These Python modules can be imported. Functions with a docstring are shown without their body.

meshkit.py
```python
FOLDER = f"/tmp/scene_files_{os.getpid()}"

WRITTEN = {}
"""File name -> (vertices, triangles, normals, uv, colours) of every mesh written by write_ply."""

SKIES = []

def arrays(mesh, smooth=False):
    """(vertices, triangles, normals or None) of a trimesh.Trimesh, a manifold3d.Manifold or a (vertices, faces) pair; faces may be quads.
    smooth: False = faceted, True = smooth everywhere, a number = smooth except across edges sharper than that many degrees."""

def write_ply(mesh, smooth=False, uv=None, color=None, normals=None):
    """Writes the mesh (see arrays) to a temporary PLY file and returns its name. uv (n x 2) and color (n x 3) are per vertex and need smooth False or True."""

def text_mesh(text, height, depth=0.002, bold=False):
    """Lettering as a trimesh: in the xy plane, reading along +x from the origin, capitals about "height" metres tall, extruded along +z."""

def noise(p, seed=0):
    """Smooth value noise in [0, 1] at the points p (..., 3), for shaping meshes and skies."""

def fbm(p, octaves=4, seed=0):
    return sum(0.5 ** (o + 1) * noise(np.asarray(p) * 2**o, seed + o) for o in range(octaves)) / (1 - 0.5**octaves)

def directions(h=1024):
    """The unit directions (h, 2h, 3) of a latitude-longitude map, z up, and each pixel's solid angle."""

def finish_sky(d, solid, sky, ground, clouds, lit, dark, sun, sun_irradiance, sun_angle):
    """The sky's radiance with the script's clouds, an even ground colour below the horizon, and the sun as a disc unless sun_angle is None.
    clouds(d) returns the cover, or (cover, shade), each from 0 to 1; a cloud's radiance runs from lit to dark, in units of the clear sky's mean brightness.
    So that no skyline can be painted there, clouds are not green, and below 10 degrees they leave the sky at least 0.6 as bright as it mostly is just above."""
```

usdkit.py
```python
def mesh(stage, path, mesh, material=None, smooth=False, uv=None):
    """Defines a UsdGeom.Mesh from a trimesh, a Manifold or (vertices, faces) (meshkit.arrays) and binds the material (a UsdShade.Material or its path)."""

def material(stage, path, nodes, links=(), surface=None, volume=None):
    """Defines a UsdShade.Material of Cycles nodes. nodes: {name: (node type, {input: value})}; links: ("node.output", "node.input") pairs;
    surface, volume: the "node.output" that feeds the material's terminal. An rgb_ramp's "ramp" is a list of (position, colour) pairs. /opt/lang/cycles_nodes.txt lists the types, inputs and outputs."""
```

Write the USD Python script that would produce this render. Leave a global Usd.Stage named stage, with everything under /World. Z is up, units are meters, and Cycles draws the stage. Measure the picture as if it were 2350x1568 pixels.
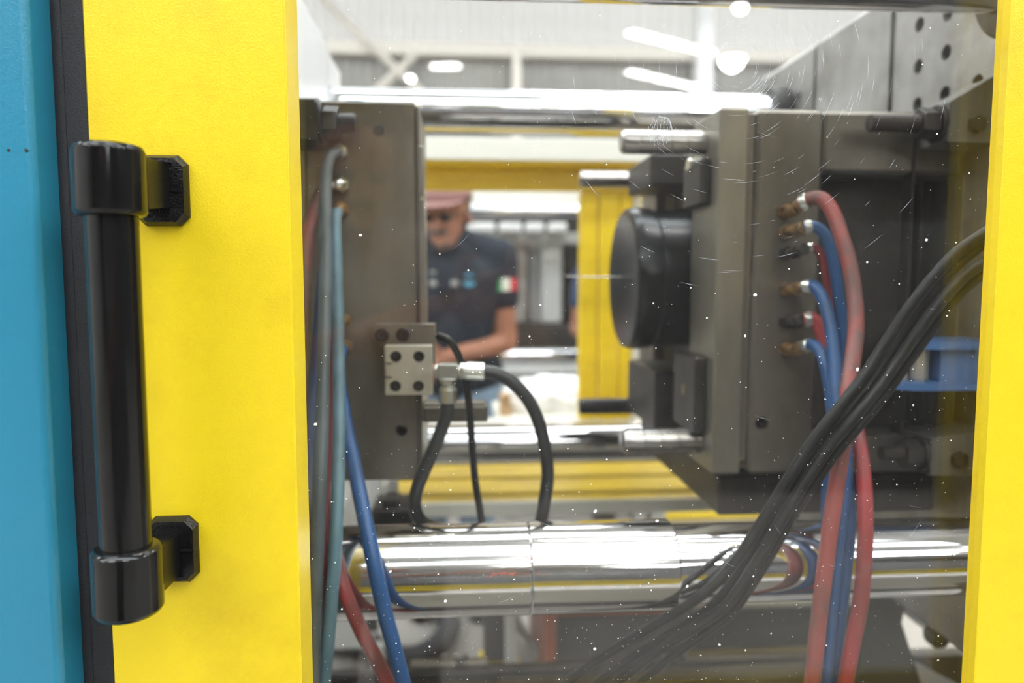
import math, random
import numpy as np, trimesh, manifold3d as m3
import usdkit, meshkit
from pxr import Usd, UsdGeom, UsdLux, UsdShade, Gf, Sdf

random.seed(7)
rng = np.random.default_rng(7)
stage = Usd.Stage.CreateInMemory()
UsdGeom.SetStageUpAxis(stage, 'Z')
UsdGeom.SetStageMetersPerUnit(stage, 1.0)
UsdGeom.Xform.Define(stage, '/World')
UsdGeom.Scope.Define(stage, '/World/Looks')

# ------------------------------------------------------------------ camera, sky, exposure
F_PX, CX, CY, ZC = 1700.0, 1175.0, 784.0, 1.38
YAW, PITCH = math.radians(4.0), math.radians(4.84)
EXPOSURE = 0.05
LAMP = 62.0            # radiance of the hall's LED tubes
SKY = 4.0              # overcast sky outside the daylight sheets
cF = np.array([math.sin(YAW) * math.cos(PITCH), math.cos(YAW) * math.cos(PITCH), -math.sin(PITCH)])
cR = np.array([math.cos(YAW), -math.sin(YAW), 0.0])
cU = np.cross(cR, cF)
C = np.array([0.0, 0.0, ZC])
cam = UsdGeom.Camera.Define(stage, '/World/camera')
M4 = Gf.Matrix4d(*[float(v) for v in (*cR, 0, *cU, 0, *(-cF), 0, *C, 1)])
cam.AddTransformOp().Set(M4)
cam.CreateHorizontalApertureAttr(36.0)
cam.CreateVerticalApertureAttr(36.0 * 1568 / 2350)
cam.CreateFocalLengthAttr(36.0 * F_PX / 2350)
cam.CreateFStopAttr(3.4)
cam.CreateFocusDistanceAttr(0.545)
cam.CreateClippingRangeAttr(Gf.Vec2f(0.02, 200))
cam.CreateExposureAttr(EXPOSURE)
dome = UsdLux.DomeLight.Define(stage, '/World/overcast_sky')
dome.CreateIntensityAttr(SKY)
dome.CreateColorAttr(Gf.Vec3f(0.95, 0.98, 1.0))


def ray(px, py):
    return cF * F_PX + cR * (px - CX) + cU * (CY - py)


def at(px, py, Y):                       # the place at depth Y (metres from the lens) that the photo shows at a pixel
    d = ray(px, py)
    return C + d * (Y / d[1])


def atX(px, py, X):
    d = ray(px, py)
    return C + d * (X / d[0])


def atZ(px, py, Z):
    d = ray(px, py)
    return C + d * ((Z - ZC) / d[2])


# ------------------------------------------------------------------ shapes
def box(x0, x1, y0, y1, z0, z1, b=0.0015):
    x0, x1 = min(x0, x1), max(x0, x1); y0, y1 = min(y0, y1), max(y0, y1); z0, z1 = min(z0, z1), max(z0, z1)
    b = min(b, 0.45 * min(x1 - x0, y1 - y0, z1 - z0))
    pts = []
    for X, sx in ((x0, 1), (x1, -1)):
        for Y, sy in ((y0, 1), (y1, -1)):
            for Z, sz in ((z0, 1), (z1, -1)):
                if b <= 0:
                    pts.append((X, Y, Z))
                else:
                    pts += [(X, Y + sy * b, Z + sz * b), (X + sx * b, Y, Z + sz * b), (X + sx * b, Y + sy * b, Z)]
    return m3.Manifold.hull_points(np.array(pts))


def tri(m):
    v, f, _ = meshkit.arrays(m)
    return trimesh.Trimesh(v, f, process=False)


def join(*ms):
    return trimesh.util.concatenate([tri(m) for m in ms])


def mani(t):
    t = tri(t); t.merge_vertices()
    return m3.Manifold(m3.Mesh(np.asarray(t.vertices, np.float32), np.asarray(t.faces, np.uint32)))


def frame(d):
    d = np.asarray(d, float); d = d / np.linalg.norm(d)
    a = np.array([0, 0, 1.0]) if abs(d[2]) < 0.9 else np.array([1.0, 0, 0])
    u = np.cross(a, d); u /= np.linalg.norm(u)
    return d, u, np.cross(d, u)


def lathe(p, d, prof, seg=40, rot=0.0):
    """prof: (distance along d, radius) pairs; closed at both ends."""
    d, u, w = frame(d); p = np.asarray(p, float)
    a = np.linspace(0, 2 * np.pi, seg, endpoint=False) + rot
    ring = np.cos(a)[:, None] * u + np.sin(a)[:, None] * w
    V = [p + d * s + ring * max(r, 1e-5) for s, r in prof]
    n = len(prof)
    V = np.vstack(V + [[p + d * prof[0][0]], [p + d * prof[-1][0]]])
    Fc = []
    k = np.arange(seg); k2 = (k + 1) % seg
    for i in range(n - 1):
        a0, a1, b0, b1 = i * seg + k, i * seg + k2, (i + 1) * seg + k, (i + 1) * seg + k2
        Fc += [np.stack([a0, a1, b1], 1), np.stack([a0, b1, b0], 1)]
    Fc += [np.stack([k2, k, np.full(seg, n * seg)], 1), np.stack([(n - 1) * seg + k, (n - 1) * seg + k2, np.full(seg, n * seg + 1)], 1)]
    return trimesh.Trimesh(V, np.vstack(Fc), process=False)


def cyl(p0, p1, r, ch=0.0008, seg=32, r1=None):
    p0, p1 = np.asarray(p0, float), np.asarray(p1, float)
    L = np.linalg.norm(p1 - p0); r1 = r if r1 is None else r1
    ch = min(ch, 0.4 * L, 0.5 * min(r, r1))
    return lathe(p0, p1 - p0, [(0, r - ch), (ch, r), (L - ch, r1), (L, r1 - ch)], seg)


def hexa(p, d, r, h):
    return lathe(p, d, [(0, r * .93), (h * .12, r), (h * .88, r), (h, r * .93)], 6, math.pi / 6)


def threaded(p0, p1, r, pitch=0.0025, depth=0.0009, seg=24):
    p0, p1 = np.asarray(p0, float), np.asarray(p1, float); L = np.linalg.norm(p1 - p0)
    n = max(2, int(L / pitch)); prof = []
    for i in range(n):
        prof += [(i * L / n, r - depth), ((i + .5) * L / n, r)]
    prof += [(L, r - depth * 1.5)]
    return lathe(p0, p1 - p0, prof, seg)


def spline(P, n=8):
    P = np.asarray(P, float)
    if len(P) < 3:
        return P
    Q = np.vstack([2 * P[0] - P[1], P, 2 * P[-1] - P[-2]]); out = []
    for i in range(1, len(Q) - 2):
        a, b, c_, d = Q[i - 1:i + 3]
        for t in np.linspace(0, 1, n, endpoint=False):
            out.append(.5 * (2 * b + (c_ - a) * t + (2 * a - 5 * b + 4 * c_ - d) * t * t + (3 * b - a - 3 * c_ + d) * t ** 3))
    out.append(Q[-2])
    return np.array(out)


LINES = []


def tube(P, r, seg=14, n=8, smooth=True):
    LINES.append((np.array(P), r))
    P = spline(P, n) if smooth else np.asarray(P, float)
    T = np.gradient(P, axis=0); T /= np.linalg.norm(T, axis=1)[:, None]
    _, u, _ = frame(T[0]); V = []
    a = np.linspace(0, 2 * np.pi, seg, endpoint=False)
    rr = np.broadcast_to(r, len(P)) if np.ndim(r) == 0 else np.interp(np.linspace(0, 1, len(P)), np.linspace(0, 1, len(r)), r)
    for p, t, q in zip(P, T, rr):
        u = u - t * (u @ t); u /= np.linalg.norm(u); w = np.cross(t, u)
        V.append(p + q * (np.cos(a)[:, None] * u + np.sin(a)[:, None] * w))
    m = len(P); V = np.vstack(V + [[P[0]], [P[-1]]]); Fc = []
    k = np.arange(seg); k2 = (k + 1) % seg
    for i in range(m - 1):
        a0, a1, b0, b1 = i * seg + k, i * seg + k2, (i + 1) * seg + k, (i + 1) * seg + k2
        Fc += [np.stack([a0, a1, b1], 1), np.stack([a0, b1, b0], 1)]
    Fc += [np.stack([k2, k, np.full(seg, m * seg)], 1), np.stack([(m - 1) * seg + k, (m - 1) * seg + k2, np.full(seg, m * seg + 1)], 1)]
    return trimesh.Trimesh(V, np.vstack(Fc), process=False)


def prism(poly, axis, a0, a1):
    """poly: 2-D outline in the two axes that are left (in x, y, z order), extruded along axis from a0 to a1."""
    from shapely.geometry import Polygon
    t = trimesh.creation.extrude_polygon(Polygon(poly), a1 - a0, engine='earcut')
    v = np.array(t.vertices); o = np.empty_like(v); rest = [i for i in range(3) if i != axis]
    o[:, rest[0]], o[:, rest[1]], o[:, axis] = v[:, 0], v[:, 1], v[:, 2] + a0
    t = trimesh.Trimesh(o, t.faces, process=False)
    if axis == 1:
        t.invert()
    return t


def hole(p, d, r, L):
    return mani(cyl(p, np.asarray(p) + np.asarray(d, float) * L, r, 0, 28))


# ------------------------------------------------------------------ things, parts, sub-parts
_names = {}


def numbered(parent, name):
    k = _names.get((parent, name), 0); _names[(parent, name)] = k + 1
    return f'{parent}/{name}' + (f'_{k:03d}' if k else '')


class Thing:
    def __init__(self, name, label=None, cat=None, group=None, kind=None):
        self.path = numbered('/World', name); self.parts = []; self.meta = dict(label=label, category=cat, group=group, kind=kind)

    def add(self, name, mesh, m, smooth=30, under=None, label=None, kind=None):
        path = numbered(under or self.path, name)
        self.parts.append((path, mesh, m, smooth, label, kind))
        return path

    def done(self):
        allv = np.vstack([meshkit.arrays(p[1])[0] for p in self.parts])
        lo, hi = allv.min(0), allv.max(0)
        base = np.array([(lo[0] + hi[0]) / 2, (lo[1] + hi[1]) / 2, lo[2]]).round(4)
        x = UsdGeom.Xform.Define(stage, self.path); x.AddTranslateOp().Set(Gf.Vec3d(*map(float, base)))
        for k, v in self.meta.items():
            if v: x.GetPrim().SetCustomDataByKey(k, v)
        for path, mesh, m, smooth, label, kind in self.parts:
            t = tri(mesh); t = trimesh.Trimesh(np.asarray(t.vertices) - base, t.faces, process=False)
            pr = usdkit.mesh(stage, path, t, m, smooth=smooth).GetPrim()
            if label: pr.SetCustomDataByKey('label', label)
            if kind: pr.SetCustomDataByKey('kind', kind)
        self.base = base
        return self


def single(name, mesh, m, label=None, cat=None, group=None, kind=None, smooth=30):
    path = numbered('/World', name)
    p = usdkit.mesh(stage, path, tri(mesh), m, smooth=smooth).GetPrim()
    for k, v in dict(label=label, category=cat, group=group, kind=kind).items():
        if v: p.SetCustomDataByKey(k, v)
    return p


# ------------------------------------------------------------------ materials
def mat(name, nodes, links=(), surface='p.BSDF'):
    return usdkit.material(stage, '/World/Looks/' + name, nodes, links, surface=surface)


def plain(name, col, rough=.5, metal=0., bump=None, var=None, spec=.5, coat=0., coat_rough=.03):
    """var: (scale, second colour, lo, hi[, stretch]) mottles the colour with noise; bump: (scale, distance) gives grain."""
    n = {'p': ('principled_bsdf', dict(base_color=col, roughness=rough, metallic=metal, specular_ior_level=spec, coat_weight=coat, coat_roughness=coat_rough)),
         'g': ('texture_coordinate', {})}
    l = []
    if var:
        sc, col2, lo, hi = var[:4]; st = var[4] if len(var) > 4 else (1, 1, 1)
        n['mp'] = ('mapping', dict(scale=st)); n['n'] = ('noise_texture', dict(scale=sc, detail=4, roughness=.6))
        n['r'] = ('rgb_ramp', {'ramp': [(0, col), (lo, col), (hi, col2), (1, col2)]})
        l += [('g.object', 'mp.vector'), ('mp.vector', 'n.vector'), ('n.fac', 'r.fac'), ('r.color', 'p.base_color')]
    if bump:
        n['bn'] = ('noise_texture', dict(scale=bump[0], detail=2)); n['b'] = ('bump', dict(strength=1.0, distance=bump[1]))
        l += [('g.object', 'bn.vector'), ('bn.fac', 'b.height'), ('b.normal', 'p.normal')]
    return mat(name, n, l)


Y_PAINT = plain('yellow_powder_coat', (.80, .595, .014), .34, bump=(700, .00022), spec=.45, var=(16, (.74, .53, .014), .52, .72))
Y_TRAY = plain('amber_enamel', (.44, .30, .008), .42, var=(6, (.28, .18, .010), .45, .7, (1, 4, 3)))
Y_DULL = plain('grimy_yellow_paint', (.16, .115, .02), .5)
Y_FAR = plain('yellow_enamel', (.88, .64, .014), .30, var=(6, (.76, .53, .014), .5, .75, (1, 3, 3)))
TEAL = plain('teal_powder_coat', (.022, .215, .345), .30, bump=(700, .00018), spec=.5)
RUBBER = plain('black_rubber', (.022, .021, .024), .62, bump=(900, .0003), var=(500, (.035, .034, .037), .6, .75))
STEEL_G = plain('grey_dull_steel', (.12, .115, .105), .6, .2, var=(9, (.08, .075, .068), .42, .68))
GLOSS = plain('black_moulded_plastic', (.006, .006, .0065), .13, spec=.42, bump=(60, .00006))
GRAIN = plain('black_grained_plastic', (.007, .007, .008), .20, spec=.45, bump=(900, .0004))
STEEL = plain('mould_steel', (.22, .197, .166), .42, .72, var=(9, (.125, .111, .092), .42, .68, (1, 1, .45)), bump=(60, .0003))
STEEL_L = plain('ground_steel', (.27, .245, .20), .40, .72, var=(14, (.20, .18, .145), .42, .7, (1, 1, .3)))
STEEL_D = plain('dark_steel', (.055, .048, .042), .46, .5, var=(12, (.03, .026, .023), .4, .7))
STEEL_B = plain('black_oxide_steel', (.035, .034, .035), .38, .6, var=(40, (.06, .055, .05), .5, .7))
PLATEN = plain('platen_steel', (.33, .32, .31), .42, .6, var=(11, (.20, .19, .178), .40, .66), bump=(40, .0004))
PLATEN_W = plain('light_grey_enamel', (.68, .68, .70), .35, var=(6, (.56, .56, .57), .5, .75))
CHROME = plain('hard_chrome', (.72, .72, .74), .06, 1.0)
SLEEVE = plain('worn_steel_sleeve', (.76, .75, .75), .10, 1.0, bump=(14, .0003), var=(9, (.60, .57, .54), .5, .75, (.3, 2, 2)))
PIN = plain('oiled_bright_steel', (.46, .44, .42), .27, 1.0)
CORE = plain('polished_dark_core', (.012, .0125, .014), .26, .4, bump=(7, .0003))
ZINC = plain('zinc_plated_steel', (.72, .72, .66), .27, 1.0)
BLOCK = plain('machined_valve_steel', (.62, .58, .50), .36, .75, var=(30, (.47, .43, .34), .45, .7))
BRASS = plain('tarnished_brass', (.40, .25, .11), .38, .8, var=(120, (.14, .09, .055), .45, .62))
RED = plain('red_rubber_hose', (.34, .035, .04), .45, var=(18, (.17, .06, .052), .47, .66, (1, 1, .6)))
RED_B = plain('faded_red_rubber_hose', (.29, .062, .055), .5, var=(22, (.13, .07, .06), .42, .6, (1, 1, .5)))
RED_D = plain('dark_red_rubber_hose', (.20, .022, .026), .5)
BLUE = plain('blue_rubber_hose', (.020, .078, .22), .42, var=(20, (.016, .055, .15), .5, .7))
BLUE_D = plain('navy_rubber_hose', (.022, .050, .16), .45)
GREY_H = plain('grey_rubber_hose', (.085, .105, .115), .42, var=(14, (.055, .07, .072), .45, .65))
TEAL_H = plain('grey_blue_rubber_hose', (.11, .20, .245), .42, var=(9, (.06, .105, .12), .45, .65))
CABLE = plain('black_cable_sheath', (.009, .0088, .009), .40, spec=.35, bump=(500, .0003))
HOSE_B = plain('black_hydraulic_hose', (.024, .025, .026), .36)
BLUE_P = plain('blue_enamel', (.06, .145, .34), .34)
CREAM = plain('cream_enamel', (.72, .71, .64), .42)
TIN = plain('plain_grey_enamel', (.42, .42, .41), .4, var=(3, (.34, .34, .33), .45, .7))
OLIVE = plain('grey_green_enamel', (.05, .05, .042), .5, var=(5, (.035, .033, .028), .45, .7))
RUST = plain('rust_red_paint', (.20, .055, .02), .5)
DARK = plain('dark_cabinet_paint', (.03, .027, .025), .5)
CONCRETE = plain('concrete_floor', (.29, .265, .245), .45, var=(1.4, (.21, .195, .18), .4, .7))
WALLW = plain('hall_wall_paint', (.62, .61, .59), .6)
DARKWALL = plain('dark_grey_wall_sheeting', (.085, .085, .09), .6)
CEIL = plain('hall_ceiling_paint', (.66, .66, .65), .7)
CLAD = plain('grey_steel_cladding', (.34, .33, .31), .4, var=(1.2, (.26, .25, .235), .45, .7, (1, 1, .2)))
GIRT = plain('beige_steel_section', (.72, .68, .61), .5)
SKIN = plain('skin', (.29, .125, .075), .5, spec=.35, var=(14, (.24, .10, .06), .45, .7))
HAIR = plain('black_hair', (.03, .022, .018), .5)
NAVY = plain('navy_polo_cloth', (.014, .020, .030), .85, spec=.25, bump=(700, .0006))
DENIM = plain('blue_denim', (.20, .27, .36), .85, spec=.2)
CAP = plain('dusty_rose_cloth', (.27, .15, .14), .85, spec=.2)
LENS = plain('smoked_lens', (.02, .02, .025), .1)
WHITE = plain('white_plastic', (.80, .80, .80), .45)
BAGBLUE = plain('pale_blue_print', (.28, .36, .62), .5)
PBLUE = plain('dark_blue_cloth', (.022, .05, .13), .8)
GREYSHIRT = plain('grey_cotton', (.16, .155, .16), .85, spec=.2)
DARKTR = plain('dark_trousers_cloth', (.03, .03, .035), .85, spec=.2)
F_GREEN = plain('flag_green_thread', (.02, .30, .10), .8)
F_WHITE = plain('flag_white_thread', (.55, .54, .48), .8)
F_PALE = plain('grey_print', (.24, .25, .25), .8)
F_RED = plain('flag_red_thread', (.45, .03, .04), .8)
BADGE = plain('badge_blue_thread', (.05, .25, .38), .8)
TAN = plain('tan_cardboard', (.50, .33, .18), .7)
MARK = plain('red_marker_ink', (.55, .10, .07), .6)
DUST = plain('pale_dust', (.92, .92, .90), .55)
LED = mat('led_tube', {'e': ('emission', dict(color=(1.0, .985, .965), strength=LAMP))}, surface='e.emission')
BAY = mat('high_bay_led', {'e': ('emission', dict(color=(.95, .98, 1.0), strength=LAMP * 3))}, surface='e.emission')
DAYLIGHT = mat('translucent_daylight_sheet', {'d': ('diffuse_bsdf', dict(color=(.62, .61, .59))), 't': ('translucent_bsdf', dict(color=(.385, .378, .37))), 'm': ('mix_closure', dict(fac=.6))},
               [('d.BSDF', 'm.closure1'), ('t.BSDF', 'm.closure2')], 'm.closure')
PANE = mat('scuffed_polycarbonate',
           {'w': ('layer_weight', dict(blend=.5)), 'p5': ('math', dict(math_type='power', value2=5.0)), 'ma': ('math', dict(math_type='multiply_add', value2=.94, value3=.042)),
            't': ('transparent_bsdf', dict(color=(.975, .98, .975))), 'g': ('glossy_bsdf', dict(color=(1, 1, 1), roughness=.0)), 'h': ('glossy_bsdf', dict(color=(1, 1, 1), roughness=.22)),
            'gm': ('mix_closure', dict(fac=.18)), 'm': ('mix_closure', {}), 'd': ('diffuse_bsdf', dict(color=(.8, .8, .78))), 'z': ('mix_closure', dict(fac=.003))},
           [('w.facing', 'p5.value1'), ('p5.value', 'ma.value1'), ('ma.value', 'm.fac'), ('g.BSDF', 'gm.closure1'), ('h.BSDF', 'gm.closure2'),
            ('t.BSDF', 'm.closure1'), ('gm.closure', 'm.closure2'), ('m.closure', 'z.closure1'), ('d.BSDF', 'z.closure2')], 'z.closure')
ROOFLIGHT = mat('clear_roof_glazing', {'t': ('transparent_bsdf', dict(color=(.86, .88, .88)))}, surface='t.BSDF')
SCRATCH = mat('bright_scratch', {'t': ('transparent_bsdf', {}), 'd': ('diffuse_bsdf', dict(color=(.72, .78, .88))), 'm': ('mix_closure', dict(fac=.32))},
              [('t.BSDF', 'm.closure1'), ('d.BSDF', 'm.closure2')], 'm.closure')

# ------------------------------------------------------------------ the hall
HX0, HX1, HY0, HY1, HZ = -9.0, 12.0, -16.0, 11.0, 6.6
single('floor', box(HX0, HX1, HY0, HY1, -.2, 0, 0), CONCRETE, kind='structure')
ceil = Thing('ceiling', kind='structure')
roofs = [(-7.2, -6.0), (-3.2, -2.0), (1.6, 2.8), (6.0, 7.2)]
yy = HY0
for ra, rb in roofs + [(HY1, HY1)]:
    ceil.add('roof_deck', box(HX0, HX1, yy, ra, HZ, HZ + .15, 0), CEIL); yy = rb
    if rb > ra:
        ceil.add('roof_light', box(HX0, HX1, ra + .001, rb - .001, HZ + .06, HZ + .08, 0), ROOFLIGHT, label='clear glazed roof light')
ceil.done()
single('wall_left', box(HX0 - .15, HX0, HY0, HY1, 0, HZ, 0), WALLW, kind='structure')
single('wall_right', box(HX1, HX1 + .15, HY0, HY1, 0, HZ, 0), DARKWALL, kind='structure')
single('wall_front', box(HX0, HX1, HY0 - .15, HY0, 0, HZ, 0), DARKWALL, kind='structure')


def ribbed(x0, x1, y, z0, z1, pitch=.156, h=.035, th=.004):
    prof = []
    x = x0
    while x < x1 - pitch * .5:
        prof += [(x, y), (x + pitch * .32, y), (x + pitch * .42, y - h), (x + pitch * .86, y - h), (x + pitch * .96, y)]
        x += pitch
    prof.append((x, y))
    P = np.array(prof); n = len(P)
    V = np.vstack([np.c_[P, np.full(n, z0)], np.c_[P, np.full(n, z1)], np.c_[P + [0, th], np.full(n, z0)], np.c_[P + [0, th], np.full(n, z1)]])
    k = np.arange(n - 1)
    Fc = np.vstack([np.stack([k, k + 1, n + k + 1, n + k], 1), np.stack([2 * n + k + 1, 2 * n + k, 3 * n + k, 3 * n + k + 1], 1),
                    np.stack([n + k, n + k + 1, 3 * n + k + 1, 3 * n + k], 1), np.stack([k + 1, k, 2 * n + k, 2 * n + k + 1], 1)])
    v, f, _ = meshkit.arrays((V, Fc))
    return trimesh.Trimesh(v, f, process=False)


zg = at(1200, 137, HY1)[2]
wall = Thing('wall_back', kind='structure')
wall.add('masonry', box(HX0, HX1, HY1 - .05, HY1 + .1, 0, 2.6, 0), WALLW)
wall.add('grey_cladding', ribbed(HX0, HX1, HY1, 2.6, zg), CLAD, smooth=False)
wall.add('daylight_sheet', ribbed(HX0, HX1, HY1, zg + .0, HZ), DAYLIGHT, smooth=False, label='pale translucent corrugated sheeting')
wall.add('girt', box(HX0, HX1, HY1 - .22, HY1 - .06, zg - .02, zg + .15, .01), GIRT)
wall.add('girt', box(HX0, HX1, HY1 - .22, HY1 - .06, 2.55, 2.7, .01), GIRT)
for px, w in ((1615, .22), (1185, .12)):
    p = at(px, 140, HY1 - .4)
    wall.add('column', box(p[0] - w / 2, p[0] + w / 2, HY1 - .5, HY1 - .24, 0, (HZ if w > .2 else zg), .01), WHITE if w > .2 else GIRT)
for a, b in (((735, -5), (968, 212)), ((955, 122), (850, 222))):
    wall.add('brace', tube([at(*a, HY1 - .3), at(*b, HY1 - .3)], .055, 4, smooth=False), GIRT)
wall.done()

# ------------------------------------------------------------------ the hall's lamps


def strip(x0, y0, x1, y1, z, n=3, label='', w=.15, group='LED strip lamps under the hall ceiling'):
    t = Thing('strip_lamp', label, 'lamp', group)
    a, b = np.array([x0, y0, z]), np.array([x1, y1, z]); d = (b - a) / np.linalg.norm(b - a); L = np.linalg.norm(b - a)
    s = np.cross(d, [0, 0, 1])
    hb = []
    for o in (.0,):
        hb = [a + d * e - s * k * w * .62 + np.array([0, 0, q]) for e in (0, L) for k in (-1, 1) for q in (.03, .08)]
    t.add('housing', m3.Manifold.hull_points(np.array(hb)), WHITE)
    seg = L / n
    for i in range(n):
        e0, e1 = i * seg + .05, (i + 1) * seg - .05
        pts = [a + d * e + s * k * w / 2 + np.array([0, 0, q]) for e in (e0, e1) for k in (-1, 1) for q in (0, .03)]
        t.add('diffuser', m3.Manifold.hull_points(np.array(pts)), LED)
    for e in (.15, L - .15):
        q = a + d * e
        t.add('hanger', cyl(q + [0, 0, .08], [q[0], q[1], HZ], .006, 0, 8), TIN)
    t.done()


LB = 'LED strip lamp of three tubes hung under the hall ceiling'
strip(2.49, -10.03, 4.13, -10.98, 5.0, label='three-tube LED strip lamp reflected in the window, upper of the two slanting rows')
strip(2.95, -12.08, 4.53, -13.1, 5.0, label='three-tube LED strip lamp reflected in the window, lower of the two slanting rows')
strip(-.51, -12.03, .07, -11.96, 5.0, n=1, label='short single-tube LED strip lamp reflected in the window near the wall braces')
for x in (-6.0, -2.3, 1.4, 5.1, 8.8):
    for y in (-6.6, -3.0, .6, 4.2, 7.8):
        strip(x - .9, y, x + .9, y, 5.0, label=LB)
for q, r, lab in (((4.516, -11.19, 5.0), .24, 'round high-bay lamp whose glare shows at the end of the lamp row in the window'),
                  ((3.757, -8.88, 5.0), .10, 'small round high-bay lamp reflected at the top of the window'),
                  ((-.87, -12.7, 5.0), .085, 'small round high-bay lamp reflected left of the short strip lamp')):
    t = Thing('high_bay_lamp', lab, 'lamp')
    t.add('reflector', lathe(np.array(q) + [0, 0, .004], (0, 0, 1), [(0, r * .85), (.02, r * 1.0), (.16, r * .6), (.24, r * .5)], 28), TIN)
    t.add('globe', lathe(np.array(q) + [0, 0, .003], (0, 0, -1), [(r * .8 * math.sin(a), r * .8 * math.cos(a)) for a in np.linspace(0, math.pi / 2, 10)], 28), BAY, smooth=True)
    t.add('hanger', cyl(np.array(q) + [0, 0, .24], (q[0], q[1], HZ), .006, 0, 8), TIN)
    t.done()

# ------------------------------------------------------------------ machine: front post, seal, sliding door with pane and handle
ZB, ZT = 1.000, 2.00                     # lower and upper ends of the door
YD, YP = .530, .556                    # door face, pane
xt = at(100, 784, .512)[0]
t = Thing('guard_frame_post', 'teal powder-coated machine frame post left of the yellow door', 'machine frame')
r = .006
arc = [(xt - r + r * math.sin(a), .512 + r - r * math.cos(a)) for a in np.linspace(0, math.pi / 2, 8)]
body = prism([(xt - .34, .512)] + arc + [(xt, .546), (xt - .34, .546)], 2, 0.0, 2.3)
t.add('post_face', body, TEAL)
xe = at(149, 784, .540)[0]
t.add('edge_flange', prism([(xt - .002, .531), (xe - .002, .531), (xe, .533), (xe, .540), (xt - .002, .540)], 2, 0.0, 2.3), TEAL)
for px in (20, 60):
    p = at(px, 345, .512); t.add('blind_rivet', lathe(p + [0, .0004, 0], (0, -1, 0), [(0, .0011), (.0006, .0011), (.0007, .0005)], 12), STEEL_D)
t.done()

t = Thing('front_skirt', 'grey enamelled lower front panel of the machine under the door', 'panel')
t.add('panel', box(xt + .07, 1.2, .562, .575, .12, .996, .004), CREAM)
t.add('plinth', box(xt + .07, 1.2, .565, .60, 0, .118, .004), DARK)
t.done()
t = Thing('door_seal', 'black rubber sealing strip between teal post and yellow door', 'seal')
pb = at(178, 784, .549)
t.add('bulb', lathe((pb[0], pb[1], 0.05), (0, 0, 1), [(0, .0088), (2.1, .0088)], 28), RUBBER)
xa, xb = at(200, 784, .545)[0], at(230, 784, .545)[0]
t.add('strip', box(xa - .004, xb + .012, .5385, .5445, .05, 2.15, .0005), RUBBER)
t.done()

xl0, xl1 = at(225, 784, YD)[0], at(671, 784, YD)[0]
xl2 = at(700, 784, YP)[0]
xr0, xr1 = at(2250, 784, YP)[0], at(2279, 784, YD)[0]
door = Thing('guard_door', 'yellow sliding guard door with clear window and black pull handle', 'door')
zw0, zw1 = 1.046, 1.96                   # the window opening
door.add('left_stile', box(xl0, xl1, YD, YD + .0025, ZB, ZT, .0009), Y_PAINT)
door.add('left_lip', prism([(xl1 - .0002, YD + .0006), (xl1 + .0006, YD + .0009), (xl2, YP - .0016), (xl2, YP - .0002), (xl1 - .0002, YD + .0026)], 2, zw0, zw1), Y_PAINT)
door.add('right_stile', join(box(xr1, xr1 + .085, YD, YD + .0025, ZB, ZT, .0007), box(xr1 + .0008, xr1 + .003, YD + .002, YD + .010, zw0, zw1, .0005)), Y_PAINT)
door.add('end_stile', box(xr1 + .50, xr1 + .60, YD, YD + .0025, ZB, ZT, .0007), Y_PAINT)
door.add('second_window_pane', box(xr1 + .075, xr1 + .51, YP, YP + .005, zw0 - .012, zw1 + .012, 0), PANE, smooth=False)
prof = [(xr0 - .001, YP - .0002)]
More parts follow.
